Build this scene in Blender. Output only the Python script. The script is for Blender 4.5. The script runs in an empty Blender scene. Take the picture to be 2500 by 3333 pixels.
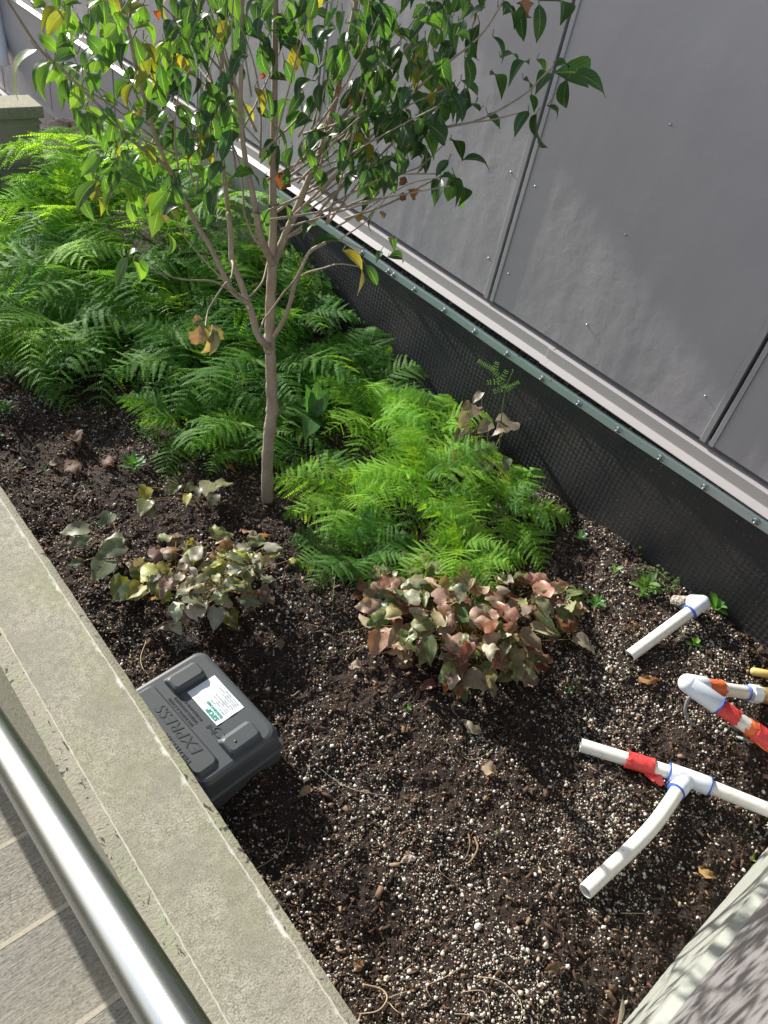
import bpy, math, random
import numpy as np
from mathutils import Vector, Matrix, Quaternion
random.seed(7); RN = np.random.RandomState(11)
S = bpy.context.scene
# ------------------------------------------------------------------ camera
FP, CX, CY, H = 2507.0, 1250.0, 1666.5, 1.6      # focal length and centre in photo pixels; eye height above the soil
_d = np.array([-638, 2733, FP]); _L = np.array([-3230, -3053, FP])
_d = _d/np.linalg.norm(_d); _L = _L-_d*(_L@_d); _L /= np.linalg.norm(_L)
R3 = np.array([np.cross(_d, _L), _L, -_d])
cam = bpy.data.cameras.new('camera'); camo = bpy.data.objects.new('camera', cam); S.collection.objects.link(camo)
cam.sensor_fit = 'VERTICAL'; cam.sensor_height = 24; cam.lens = 24*FP/3333; cam.clip_start = .02; cam.clip_end = 300
M = Matrix(((R3[0][0], -R3[0][1], -R3[0][2], 0), (R3[1][0], -R3[1][1], -R3[1][2], 0), (R3[2][0], -R3[2][1], -R3[2][2], H), (0, 0, 0, 1)))
camo.matrix_world = M; S.camera = camo
# ------------------------------------------------------------------ light
SUN = Vector((-.045, 1, .45)).normalized()
W = bpy.data.worlds.new('World'); S.world = W; W.use_nodes = True
wn = W.node_tree.nodes; bg = wn['Background']
sky = wn.new('ShaderNodeTexSky'); sky.sky_type = 'NISHITA'; sky.sun_disc = False
sky.sun_elevation = math.asin(SUN.z); sky.sun_rotation = math.atan2(SUN.x, SUN.y)
hs = wn.new('ShaderNodeHueSaturation'); hs.inputs['Saturation'].default_value = .6; W.node_tree.links.new(sky.outputs[0], hs.inputs['Color']); W.node_tree.links.new(hs.outputs[0], bg.inputs[0]); bg.inputs[1].default_value = .13
sl = bpy.data.lights.new('sun', 'SUN'); sl.energy = 5.0; sl.angle = math.radians(.53); sl.color = (1, .955, .88)
so = bpy.data.objects.new('sun', sl); S.collection.objects.link(so); so.rotation_euler = SUN.to_track_quat('Z', 'Y').to_euler(); so.location = (0, 20, 12)
S.view_settings.view_transform = 'Standard'; S.view_settings.look = 'None'; S.view_settings.exposure = .9; S.view_settings.gamma = 1
S.render.resolution_x = 768; S.render.resolution_y = 1024

# ------------------------------------------------------------------ helpers
C = S.collection
def _ray(x, y): return R3@np.array([x-CX, y-CY, FP])
def atz(x, y, z=0.):
    r = _ray(x, y); t = (z-H)/r[2]; return Vector((t*r[0], t*r[1], z))
def atx(x, y, X):
    r = _ray(x, y); t = X/r[0]; return Vector((X, t*r[1], H+t*r[2]))
def aty(x, y, Y):
    r = _ray(x, y); t = Y/r[1]; return Vector((t*r[0], Y, H+t*r[2]))
def tag(o, label=None, cat=None, group=None, kind=None):
    if label: o['label'] = label
    if cat: o['category'] = cat
    if group: o['group'] = group
    if kind: o['kind'] = kind
    return o
def thing(name, label, cat, loc=(0, 0, 0), rz=0, group=None):
    o = bpy.data.objects.new(name, None); C.objects.link(o); o.location = loc; o.rotation_euler = (0, 0, rz); o.empty_display_size = .05
    return tag(o, label, cat, group)
class MB:
    def ball(s, c, r, n=12, **k):
        c = Vector(c); vs = [c+Vector((math.sin(math.pi*(i+.5)/n)*math.cos(2*math.pi*j/(2*n)), math.sin(math.pi*(i+.5)/n)*math.sin(2*math.pi*j/(2*n)), math.cos(math.pi*(i+.5)/n)))*r for i in range(n) for j in range(2*n)]
        m = 2*n; return s.add(vs, [(i*m+j, (i+1)*m+j, (i+1)*m+(j+1) % m, i*m+(j+1) % m) for i in range(n-1) for j in range(m)]+[tuple(range(m)), tuple(range((n-1)*m, n*m))[::-1]], smooth=True, **k)
    def __init__(s): s.v = []; s.f = []; s.c = []; s.uv = []; s.mi = []; s.sm = []
    def add(s, vs, fs, col=(1, 1, 1), uvs=None, mi=0, smooth=False):
        b = len(s.v); s.v += [tuple(v) for v in vs]
        s.c += [tuple(col)+(1,)]*len(vs); s.uv += list(uvs) if uvs else [(0, 0)]*len(vs)
        for f in fs: s.f.append(tuple(b+i for i in f)); s.mi.append(mi); s.sm.append(smooth)
        return s
    def box(s, x0, x1, y0, y1, z0, z1, **k):
        v = [(x0, y0, z0), (x1, y0, z0), (x1, y1, z0), (x0, y1, z0), (x0, y0, z1), (x1, y0, z1), (x1, y1, z1), (x0, y1, z1)]
        return s.add(v, [(0, 3, 2, 1), (4, 5, 6, 7), (0, 1, 5, 4), (1, 2, 6, 5), (2, 3, 7, 6), (3, 0, 4, 7)], **k)
    def prismY(s, prof, y0, y1, closed=True, **k):       # profile of (x, z) pushed along Y
        n = len(prof); v = [(x, y0, z) for x, z in prof]+[(x, y1, z) for x, z in prof]
        f = [(i, (i+1) % n, n+(i+1) % n, n+i) for i in range(n if closed else n-1)]
        if closed: f += [tuple(range(n))[::-1], tuple(range(n, 2*n))]
        return s.add(v, f, **k)
    def tube(s, pts, rad, n=10, cap=True, noise=0, **k):
        pts = [Vector(p) for p in pts]; m = len(pts)
        if not hasattr(rad, '__len__'): rad = [rad]*m
        t0 = (pts[1]-pts[0]).normalized(); a = t0.orthogonal().normalized(); vs = []
        for i in range(m):
            t = (pts[min(i+1, m-1)]-pts[max(i-1, 0)]).normalized()
            a = (a-t*a.dot(t)).normalized(); b = t.cross(a)
            for j in range(n):
                q = 2*math.pi*j/n; r = rad[i]*(1+noise*random.uniform(-1, 1))
                vs.append(pts[i]+a*math.cos(q)*r+b*math.sin(q)*r)
        fs = [(i*n+j, i*n+(j+1) % n, (i+1)*n+(j+1) % n, (i+1)*n+j) for i in range(m-1) for j in range(n)]
        if cap: fs += [tuple(range(n))[::-1], tuple(range((m-1)*n, m*n))]
        k.setdefault('smooth', True); return s.add(vs, fs, **k)
    def build(s, name, mats, parent=None):
        me = bpy.data.meshes.new(name); me.from_pydata(s.v, [], s.f)
        for m in (mats if isinstance(mats, (list, tuple)) else [mats]): me.materials.append(m)
        ca = me.color_attributes.new('tint', 'FLOAT_COLOR', 'POINT'); ca.data.foreach_set('color', np.array(s.c, 'f').ravel())
        li = np.empty(len(me.loops), 'i'); me.loops.foreach_get('vertex_index', li)
        ul = me.uv_layers.new(name='UVMap'); ul.data.foreach_set('uv', np.array(s.uv, 'f')[li].ravel())
        me.polygons.foreach_set('material_index', s.mi); me.polygons.foreach_set('use_smooth', s.sm); me.update()
        o = bpy.data.objects.new(name, me); C.objects.link(o)
        if parent: o.parent = parent
        return o
def bevel(o, w, seg=2):
    m = o.modifiers.new('bevel', 'BEVEL'); m.width = w; m.segments = seg; m.limit_method = 'ANGLE'; m.angle_limit = math.radians(40); return o
def smoothline(pts, n=6):
    pts = [Vector(p) for p in pts]; out = []
    for i in range(len(pts)-1):
        p0, p1, p2, p3 = pts[max(i-1, 0)], pts[i], pts[i+1], pts[min(i+2, len(pts)-1)]
        for k in range(n):
            t = k/n; out.append(.5*((2*p1)+(p2-p0)*t+(2*p0-5*p1+4*p2-p3)*t*t+(3*p1-p0-3*p2+p3)*t**3))
    return out+[pts[-1]]
def lin(a, b, n): return [a+(b-a)*i/(n-1) for i in range(n)]
# value noise on arrays
_G = RN.rand(256, 256)
def vn(x, y):
    xi = np.floor(x).astype(int); yi = np.floor(y).astype(int); fx = x-xi; fy = y-yi; fx = fx*fx*(3-2*fx); fy = fy*fy*(3-2*fy)
    g = lambda a, b: _G[a & 255, b & 255]
    return (g(xi, yi)*(1-fx)+g(xi+1, yi)*fx)*(1-fy)+(g(xi, yi+1)*(1-fx)+g(xi+1, yi+1)*fx)*fy-.5

# ------------------------------------------------------------------ materials
class NT:
    def __init__(s, name):
        s.m = bpy.data.materials.new(name); s.m.use_nodes = True; s.t = s.m.node_tree; s.n = s.t.nodes; s.b = s.n['Principled BSDF']; s.co = None
    def new(s, t, **k):
        n = s.n.new('ShaderNode'+t)
        for a, b in k.items(): setattr(n, a, b)
        return n
    def set(s, i, v):
        if hasattr(v, 'is_output') or isinstance(v, bpy.types.NodeSocket): s.t.links.new(v, i)
        else: i.default_value = v
    def coord(s, kind='Object'):
        if s.co is None: s.co = s.new('TexCoord')
        return s.co.outputs[kind]
    def mapping(s, scale, kind='Object', rot=(0, 0, 0)):
        m = s.new('Mapping'); s.set(m.inputs[0], s.coord(kind)); m.inputs['Scale'].default_value = scale; m.inputs['Rotation'].default_value = rot; return m.outputs[0]
    def noise(s, scale, detail=4, rough=.55, vec=None, dist=0):
        n = s.new('TexNoise'); s.set(n.inputs['Vector'], vec or s.coord()); n.inputs['Scale'].default_value = scale; n.inputs['Detail'].default_value = detail
        n.inputs['Roughness'].default_value = rough; n.inputs['Distortion'].default_value = dist; return n.outputs['Fac']
    def voro(s, scale, vec=None, feature='F1', out='Distance'):
        n = s.new('TexVoronoi', feature=feature); s.set(n.inputs['Vector'], vec or s.coord()); n.inputs['Scale'].default_value = scale; return n.outputs[out]
    def ramp(s, v, stops):
        r = s.new('ValToRGB'); s.set(r.inputs[0], v); e = r.color_ramp.elements
        while len(e) < len(stops): e.new(.5)
        for q, (p, c) in zip(e, stops): q.position = p; q.color = (c if hasattr(c, '__len__') else (c, c, c))[:3]+(1,) if hasattr(c, '__len__') else (c, c, c, 1)
        return r.outputs[0]
    def mix(s, f, a, b, mode='MIX'):
        m = s.new('Mix', data_type='RGBA', blend_type=mode); s.set(m.inputs[0], f)
        for i, v in ((6, a), (7, b)): s.set(m.inputs[i], v if isinstance(v, bpy.types.NodeSocket) else tuple(v)+(1,))
        return m.outputs[2]
    def math(s, op, a, b=0.):
        m = s.new('Math', operation=op); s.set(m.inputs[0], a); s.set(m.inputs[1], b); return m.outputs[0]
    def bump(s, h, strength=.5, dist=.002, prev=None):
        b = s.new('Bump'); b.inputs['Strength'].default_value = strength; b.inputs['Distance'].default_value = dist; s.set(b.inputs['Height'], h)
        if prev: s.set(b.inputs['Normal'], prev)
        return b.outputs[0]
    def done(s, col, rough=.6, normal=None, **k):
        s.set(s.b.inputs['Base Color'], col if isinstance(col, bpy.types.NodeSocket) else tuple(col)+(1,)); s.set(s.b.inputs['Roughness'], rough)
        if normal: s.set(s.b.inputs['Normal'], normal)
        for a, b in k.items(): s.set(s.b.inputs[a.replace('_', ' ')], b)
        return s.m
MT = {}
def simple(name, col, rough=.6, var=.12, scale=30, bump=.0, **k):
    t = NT(name); n = t.noise(scale, 4); c = t.mix(n, [x*(1-var) for x in col], [min(1, x*(1+var)) for x in col])
    return t.done(c, rough, t.bump(n, bump, .002) if bump else None, **k)
# concrete coping and wall: sandy field, green algae, white bloom along the inner arris
t = NT('coping_stone'); sand = t.noise(300, 3, .65); big = t.noise(7, 6, .7); alg = t.noise(3.1, 4, .6, t.mapping((1, .8, 1)))
c = t.mix(t.ramp(t.math('ADD', t.math('MULTIPLY', sand, .7), t.math('MULTIPLY', t.noise(70, 4, .6), .3)), [(.38, 0.), (.60, 1.)]), (.135, .124, .092), (.46, .435, .34)); c = t.mix(t.ramp(big, [(.4, 0.), (.62, .7)]), c, (.22, .205, .16))
c = t.mix(t.ramp(alg, [(.48, 0.), (.70, .5)]), c, (.21, .225, .10))
sep = t.new('SeparateXYZ'); t.set(sep.inputs[0], t.coord()); bl = t.noise(22, 5, .7)
near = t.math('SUBTRACT', 1.0, t.math('MULTIPLY', t.math('ABSOLUTE', t.math('SUBTRACT', sep.outputs[0], .376)), 26.0)); near = t.math('MAXIMUM', near, 0.0)
wh = t.ramp(t.math('MULTIPLY', near, bl), [(.38, 0.), (.50, .8)]); c = t.mix(wh, c, (.66, .66, .6))
pt = t.ramp(t.noise(9, 6, .75), [(.68, 0.), (.72, .5)]); c = t.mix(pt, c, (.6, .59, .52))
MT['coping'] = t.done(c, .85, t.bump(sand, .5, .0015))
t = NT('cast_concrete'); n1 = t.noise(90, 4); pits = t.noise(46, 3, .6, dist=.6); hole = t.ramp(pits, [(.27, 1.), (.33, 0.)])
c = t.mix(n1, (.26, .24, .18), (.43, .40, .31)); alg = t.noise(4, 4, .6); c = t.mix(t.ramp(alg, [(.45, 0.), (.7, .6)]), c, (.24, .27, .12)); c = t.mix(hole, c, (.05, .045, .04))
MT['concrete'] = t.done(c, .85, t.bump(t.mix(hole, n1, (0, 0, 0)), .8, .004))
t = NT('pitted_margin'); n1 = t.noise(120, 4); hole = t.ramp(t.noise(60, 3, .65, t.mapping((1, .6, 1)), .8), [(.35, 1.), (.39, 0.)]); rough = t.ramp(t.noise(24, 4, .7), [(.5, 0.), (.62, 1.)])
c = t.mix(n1, (.25, .23, .17), (.38, .35, .27)); c = t.mix(rough, c, (.30, .31, .20)); c = t.mix(t.ramp(t.noise(3.3), [(.5, 0.), (.7, .4)]), c, (.19, .21, .10)); c = t.mix(t.ramp(t.noise(14, 5, .7), [(.45, 0.), (.62, .5)]), c, (.22, .205, .16)); c = t.mix(hole, c, (.06, .055, .045))
MT['margin'] = t.done(c, .85, t.bump(hole, -.9, .004, t.bump(t.noise(150, 3, .7), .7, .003)))
# stair treads: fine brushed lines running across
t = NT('stair_concrete'); ln = t.noise(80, 6, .85, t.mapping((.45, 3.0, 1), rot=(0, 0, .06)), .2); n1 = t.noise(150, 3); big = t.noise(4, 4)
c = t.mix(t.ramp(ln, [(.38, 0.), (.60, 1.)]), (.15, .14, .12), (.40, .38, .325)); c = t.mix(t.ramp(n1, [(.36, .6), (.46, 0.)]), c, (.10, .095, .08)); c = t.mix(t.ramp(big, [(.35, 0.), (.7, .5)]), c, (.24, .235, .20))
MT['stair'] = t.done(c, .88, t.bump(ln, .9, .004, t.bump(n1, .5, .002)))
MT['nosing'] = simple('stair_nosing', (.40, .36, .28), .85, .25, 160, .5)
# painted cladding with hand-trowelled ripples
t = NT('painted_cladding'); w1 = t.noise(3.2, 3, .5, t.mapping((1, 1, .55))); w2 = t.noise(17, 5, .62); w3 = t.noise(95, 3, .6)
c = t.mix(t.noise(6, 5), (.290, .272, .295), (.332, .314, .334)); c = t.mix(t.ramp(t.noise(2.2, 3), [(.6, 0.), (.8, .3)]), c, (.22, .26, .26)); c = t.mix(t.ramp(t.noise(210, 2, .5), [(.76, 0.), (.8, .6)]), c, (.5, .5, .5))
MT['clad'] = t.done(c, t.ramp(w2, [(0, .42), (1, .6)]), t.bump(w3, .2, .001, t.bump(w2, .42, .004, t.bump(w1, .6, .02))))
MT['clad_return'] = simple('painted_return', (.27, .26, .28), .5, .08, 20, .1)
MT['trim'] = simple('trim_paint', (.31, .30, .315), .38, .06, 14)
MT['flash'] = simple('flashing_paint', (.40, .375, .37), .42, .05, 9)
MT['gap'] = simple('recess_black', (.025, .025, .03), .8)
t = NT('crumbly_mastic'); v = t.noise(70, 6, .75); c = t.mix(t.ramp(v, [(.55, 0.), (.66, 1.)]), (.018, .016, .014), (.26, .25, .20)); MT['mastic'] = t.done(c, .9, t.bump(v, 1, .008))
t = NT('termination_bar'); v = t.noise(40, 4); yy = t.new('SeparateXYZ'); t.set(yy.inputs[0], t.coord())
c = t.mix(t.ramp(t.noise(1.6, 2), [(.35, 0.), (.65, 1.)]), (.36, .46, .42), (.46, .50, .49)); c = t.mix(t.ramp(v, [(.66, 0.), (.7, .8)]), c, (.06, .07, .07)); MT['bar'] = t.done(c, .45, t.bump(v, .2, .001), Metallic=.15)
t = NT('drainage_mat'); vec = t.mapping((1, 62, 62)); wp = t.new('VectorMath', operation='ADD'); t.set(wp.inputs[0], vec); wn2 = t.new('TexNoise'); t.set(wn2.inputs['Vector'], t.coord()); wn2.inputs['Scale'].default_value = 5; t.set(wp.inputs[1], wn2.outputs['Color']); x = t.new('SeparateXYZ'); t.set(x.inputs[0], wp.outputs[0])
a = t.math('SINE', t.math('MULTIPLY', x.outputs[1], 6.28)); b = t.math('SINE', t.math('MULTIPLY', x.outputs[2], 6.28)); h = t.math('MULTIPLY', t.math('ADD', a, b), .25)
fade = t.ramp(t.noise(2.5, 3), [(.35, .25), (.6, 1.)]); h = t.math('MULTIPLY', h, fade); dust = t.ramp(t.noise(3.5, 6, .7), [(.4, 0.), (.75, .75)]); sp = t.ramp(t.noise(120, 2), [(.7, 0.), (.74, 1.)])
c = t.mix(dust, (.013, .014, .017), (.046, .038, .030)); c = t.mix(sp, c, (.16, .15, .13))
MT['mat'] = t.done(c, .72, t.bump(h, .35, .004, t.bump(t.noise(200, 3), .5, .002)))
MT['bolt'] = simple('zinc_bolt', (.35, .38, .39), .4, .3, 60, .2, Metallic=.7)
# brushed steel rail
t = NT('brushed_steel'); n = t.noise(30, 4, .6, t.mapping((60, 1.2, 60))); c = t.mix(n, (.38, .40, .41), (.48, .50, .515))
MT['steel'] = t.done(c, t.ramp(n, [(0, .24), (1, .32)]), t.bump(n, .05, .0005), Metallic=1.0)
# soil
t = NT('potting_soil'); n1 = t.noise(60, 8, .7); n2 = t.noise(380, 4, .7); c = t.mix(n1, (.010, .0062, .0045), (.055, .033, .021)); c = t.mix(t.ramp(n2, [(.58, 0.), (.66, .7)]), c, (.10, .072, .052))
MT['soil'] = t.done(c, .95, t.bump(n2, 1, .004, t.bump(n1, 1, .01)))
def tinted(name, rough=.8, mult=1.0, bump=0, bscale=80, spec=.3):
    t = NT(name); a = t.new('Attribute', attribute_name='tint'); n = t.noise(bscale, 4); c = t.mix(t.math('MULTIPLY', n, .5), a.outputs['Color'], (0, 0, 0))
    m = t.done(c, rough, t.bump(n, bump, .002) if bump else None); t.b.inputs['Specular IOR Level'].default_value = spec; return m
MT['perlite'] = tinted('perlite', .9, bump=.5, bscale=500, spec=.2)
MT['chip'] = tinted('bark_chip', .85, bump=.6, bscale=300)
MT['twig'] = tinted('twig', .8, bump=.3, bscale=200)
# leaves: tint from the mesh, pale midrib and side veins from the leaf's own UV, thin-leaf translucency
def leafmat(name, rough=.42, trans=.45, tmul=(1.5, 1.9, .7), veins=True, spots=.0, bump=.3, nscale=60, mottle=0):
    t = NT(name); a = t.new('Attribute', attribute_name='tint'); col = a.outputs['Color']; nz = t.noise(nscale, 4, .6)
    col = t.mix(t.math('MULTIPLY', nz, .55), col, (.02, .03, .012))
    if mottle: m1 = t.ramp(t.noise(26, 6, .75), [(.42, 0.), (.60, mottle)]); m2 = t.ramp(t.noise(41, 5, .7, t.mapping((1, 1, 1.3))), [(.52, 0.), (.66, mottle)]); col = t.mix(m1, col, (.20, .065, .045)); col = t.mix(m2, col, (.44, .36, .22))
    nrm = None
    if veins:
        u = t.new('UVMap'); sx = t.new('SeparateXYZ'); t.set(sx.inputs[0], u.outputs[0])
        du = t.math('ABSOLUTE', t.math('SUBTRACT', sx.outputs[0], .5)); rib = t.ramp(du, [(.008, .55), (.028, 0.)])
        sv = t.math('SINE', t.math('MULTIPLY', t.math('SUBTRACT', sx.outputs[1], t.math('MULTIPLY', du, .9)), 44.)); side = t.ramp(sv, [(.93, 0.), (.99, .28)])
        col = t.mix(rib, col, (.30, .38, .16)); col = t.mix(side, col, (.22, .30, .12)); nrm = t.bump(t.math('ADD', rib, side), -bump, .002)
        if spots:
            ed = t.math('ADD', t.math('MULTIPLY', du, 1.5), t.math('MULTIPLY', nz, .9)); ed = t.math('ADD', ed, t.math('MULTIPLY', sx.outputs[1], .25))
            col = t.mix(t.ramp(ed, [(1.12-spots, 0.), (1.22-spots, .85)]), col, (.17, .085, .04))
    tr = t.new('BsdfTranslucent'); g = t.mix(1., col, tmul, 'MULTIPLY'); t.set(tr.inputs[0], g)
    if nrm: t.set(tr.inputs['Normal'], nrm)
    m = t.done(col, rough, nrm); ms = t.new('MixShader'); ms.inputs[0].default_value = trans; t.t.links.new(t.b.outputs[0], ms.inputs[1]); t.t.links.new(tr.outputs[0], ms.inputs[2])
    t.t.links.new(ms.outputs[0], t.n['Material Output'].inputs['Surface']); return m
MT['dogleaf'] = leafmat('dogwood_leaf', .40, .42, (2.6, 2.6, .7), spots=.03)
MT['epleaf'] = leafmat('barrenwort_leaf', .45, .3, (1.8, 1.6, .7), spots=.12, nscale=70, bump=.9, mottle=.45)
MT['epale'] = leafmat('pale_barrenwort_leaf', .5, .35, (1.6, 1.5, .7), spots=.02, nscale=60, bump=.8, mottle=.22)
MT['weedleaf'] = leafmat('weed_leaf', .5, .35, (1.8, 2.0, .7))
MT['deadleaf'] = leafmat('dead_leaf', .7, .3, (1.8, 1.2, .7), bump=.5, nscale=90)
# fern: every frond gets a slightly different green
def fernmat(name, ca, cb, cc, tm, tf):
    t = NT(name); oi = t.new('ObjectInfo'); a = t.new('Attribute', attribute_name='tint')
    c = t.mix(oi.outputs['Random'], ca, cb); c = t.mix(1., c, a.outputs['Color'], 'MULTIPLY'); c = t.mix(t.math('MULTIPLY', t.noise(14, 3), .5), c, cc)
    old = t.ramp(t.math('ADD', t.noise(9, 5, .7), t.math('MULTIPLY', oi.outputs['Random'], .12)), [(.70, 0.), (.78, .8)]); c = t.mix(old, c, (.26, .20, .06))
    tr = t.new('BsdfTranslucent'); t.set(tr.inputs[0], t.mix(1., c, tm, 'MULTIPLY')); m = t.done(c, .6); t.b.inputs['Specular IOR Level'].default_value = .2; ms = t.new('MixShader'); ms.inputs[0].default_value = tf
    t.t.links.new(t.b.outputs[0], ms.inputs[1]); t.t.links.new(tr.outputs[0], ms.inputs[2]); t.t.links.new(ms.outputs[0], t.n['Material Output'].inputs['Surface']); return m
MT['fern'] = fernmat('fern_frond', (.060, .175, .030), (.125, .28, .045), (.04, .12, .025), (3.0, 2.5, .7), .42)
MT['fern_sunlit'] = fernmat('sunlit_fern_frond', (.20, .43, .055), (.33, .56, .095), (.15, .36, .045), (1.9, 1.6, .45), .55)  # lighter copy of the frond green: sunlight put into the colour
t = NT('dogwood_bark'); n = t.noise(55, 6, .65, t.mapping((1, 1, .35))); lt = t.ramp(t.noise(160, 2), [(.66, 0.), (.7, .8)]); c = t.mix(n, (.13, .098, .07), (.46, .37, .28)); c = t.mix(lt, c, (.42, .36, .28)); MT['bark'] = t.done(c, .8, t.bump(n, .7, .003))
# plastics
t = NT('pvc_white'); n = t.noise(26, 4); c = t.mix(t.ramp(n, [(.55, 0.), (.8, .5)]), (.76, .74, .67), (.52, .47, .37)); c = t.mix(t.ramp(t.noise(110, 4, .7), [(.62, 0.), (.68, .7)]), c, (.20, .155, .11)); MT['pvc'] = t.done(c, .38)
t = NT('pvc_fitting'); c = t.mix(t.noise(30, 4), (.66, .72, .80), (.78, .81, .85)); c = t.mix(t.ramp(t.noise(90, 5, .75), [(.62, 0.), (.70, .55)]), c, (.30, .26, .2)); MT['fitting'] = t.done(c, .33)
MT['primer'] = simple('blue_glue', (.05, .12, .50), .45, .5, 90)
t = NT('red_tape'); n = t.noise(60, 5); c = t.mix(n, (.62, .035, .035), (.72, .08, .07)); MT['tape'] = t.done(c, .45, t.bump(n, .7, .003))
t = NT('orange_tape'); n = t.noise(50, 5); c = t.mix(n, (.70, .10, .035), (.78, .19, .06)); MT['tape2'] = t.done(c, .5, t.bump(n, .7, .003))
t = NT('grey_plastic'); n = t.noise(8, 6, .7); sc = t.ramp(t.noise(30, 6, .8, t.mapping((1, 3, 1))), [(.62, 0.), (.75, .45)]); c = t.mix(n, (.055, .062, .066), (.085, .092, .096)); c = t.mix(sc, c, (.20, .205, .20)); MT['box'] = t.done(c, .45, t.bump(t.noise(300, 3), .15, .001))
MT['boxdark'] = simple('grey_plastic_letter', (.042, .046, .050), .5)
t = NT('sticker_paper'); n = t.noise(22, 4, .5, dist=1.2); MT['paper'] = t.done(t.mix(n, (.72, .76, .77), (.80, .83, .84)), .4, t.bump(n, .4, .004))
MT['green_ink'] = simple('green_ink', (.03, .33, .24), .5); MT['grey_ink'] = simple('grey_ink', (.38, .42, .42), .5)
MT['brass'] = simple('dull_brass', (.40, .29, .12), .45, .25, 40, .3, Metallic=.6); MT['cable'] = simple('grey_cable', (.20, .22, .21), .5)
MT['yellow'] = simple('yellow_plastic', (.50, .38, .12), .45, .2); MT['white'] = simple('white_plastic', (.72, .75, .78), .4, .06)
t = NT('dirty_pipe'); n = t.noise(150, 5, .7); MT['dirty'] = t.done(t.mix(t.ramp(n, [(.45, 0.), (.6, 1.)]), (.10, .08, .065), (.50, .46, .38)), .9, t.bump(n, 1, .004))
MT['lint'] = simple('grey_lint', (.42, .40, .36), .9)

# ------------------------------------------------------------------ the planter, stair, wall
ZC = .16
XI, XA, XB, XO = .391, .372, .224, .190              # inner edge, inner arris, outer arris, outer edge of the coping
pw = thing('planter_wall', 'long pale sandy concrete planter wall with smooth margins between steel rail and soil', 'wall', (0, 0, 0))
b = MB(); b.box(XA-.001, XB+.001, -1, 6.2, ZC-.06, ZC, mi=0)
ws = lin(-1., 6.2, 130)
def strip(mb, a0, a1, ys, mi=0, jit=0):
    vs = []
    for y in ys: j = random.uniform(-jit, jit); vs += [(a0[0], y, a0[1]), (a1[0]+j, y, a1[1])]
    mb.add(vs, [(2*i, 2*i+1, 2*i+3, 2*i+2) for i in range(len(ys)-1)], mi=mi)
b = MB(); b.add([(XB, -1, ZC), (XA, -1, ZC), (XA, 6.2, ZC), (XB, 6.2, ZC)], [(0, 1, 2, 3)]); b.build('coping', MT['coping'], pw)
b = MB(); fine = list(np.linspace(-.3, 3, 900)); fx = lambda s: [s+random.gauss(0, .0007) for _ in fine]
def margin(x0, x1, zdrop):
    mb = MB(); n = len(fine); e = list(np.convolve(RN.normal(0, .0016, len(fine)), np.ones(9)/9, 'same')); vs = []
    for k, y in enumerate(fine): vs += [(x0, y, ZC+.0), (x0+(x1-x0)*.5, y, ZC-zdrop*.4), (x1+e[k]*.5, y, ZC-zdrop)]
    f = []
    for k in range(n-1):
        for j in (0, 1): f.append((3*k+j, 3*k+j+1, 3*k+j+4, 3*k+j+3))
    mb.add(vs, f); return mb, e
mb, e1 = margin(XA, XI, .007); mb.add([(XI, y, ZC-.007) for y in fine]+[(XI, y, -.6) for y in fine], [(k, k+1, k+1+len(fine), k+len(fine)) for k in range(len(fine)-1)])
mb.add([(XA, 3, ZC), (XI, 3, ZC-.007), (XI, 6.2, ZC-.007), (XA, 6.2, ZC), (XI, 3, -.6), (XI, 6.2, -.6)], [(0, 1, 2, 3), (1, 4, 5, 2)])
mb.build('inner_margin', MT['margin'], pw)
mb, e2 = margin(XB, XO, .010); mb.add([(XB, 3, ZC), (XO, 3, ZC-.01), (XO, 6.2, ZC-.01), (XB, 6.2, ZC)], [(0, 1, 2, 3)]); mb.build('outer_margin', MT['margin'], pw)
b = MB(); b.add([(XO, -1, ZC-.01), (XO, 6.2, ZC-.01), (XO, 6.2, -3), (XO, -1, -3)], [(0, 1, 2, 3)]); b.build('outer_face', MT['concrete'], pw)
def ridge(x, mb):      # thin raised drafted line along each arris
    ys = np.linspace(-.3, 6, 700); vs = []
    for y in ys:
        w = .0016+.0005*random.random(); h = .0012+.0004*random.random(); j = random.gauss(0, .0004); vs += [(x-w+j, y, ZC-.0006), (x+j, y, ZC+h), (x+w+j, y, ZC-.0006)]
    mb.add(vs, [(3*k+j, 3*k+j+1, 3*k+j+4, 3*k+j+3) for k in range(len(ys)-1) for j in (0, 1)], smooth=True)
MT['line'] = simple('drafted_line', (.46, .43, .35), .85, .35, 90, .5)
b = MB(); ridge(XA, b); ridge(XB, b); b.build('drafted_line', MT['line'], pw)
# stair
st = MB()
Y0, RUN, RISE = .554, .283, .12
for k in range(-6, 14):
    y1 = Y0+RUN*k; y0 = y1-RUN; z = -.338-RISE*k
    st.box(-2.2, XO-.002, y0+.0005, y1-.012, z-.5, z)
    st.box(-2.2, XO-.002, y1-.012, y1, z-.5, z+.0006, mi=1)
o = st.build('steps', [MT['stair'], MT['nosing']]); tag(o, kind='structure')
b = MB(); b.box(-2.4, -2.2, -2, 6, -4, .3); b.build('stair_side_wall', MT['concrete']); tag(bpy.data.objects['stair_side_wall'], 'concrete wall along the far side of the steps', 'wall')
# handrail
hr = thing('handrail', 'brushed stainless steel tube handrail sloping beside the pale planter wall', 'handrail', (.097, -.29, .923))
dr = Vector((0, .919, -.395)).normalized(); b = MB(); b.tube([dr*q for q in lin(-.25, 4.0, 90)], .0268, 48); o = b.build('rail', MT['steel'], hr)
for q in (-.2, 3.7):
    p = dr*q; b = MB(); b.tube([p+Vector((0, 0, -.02)), p+Vector((0, 0, -1.05))], .016, 20); b.build('post', MT['steel'], hr)
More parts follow.
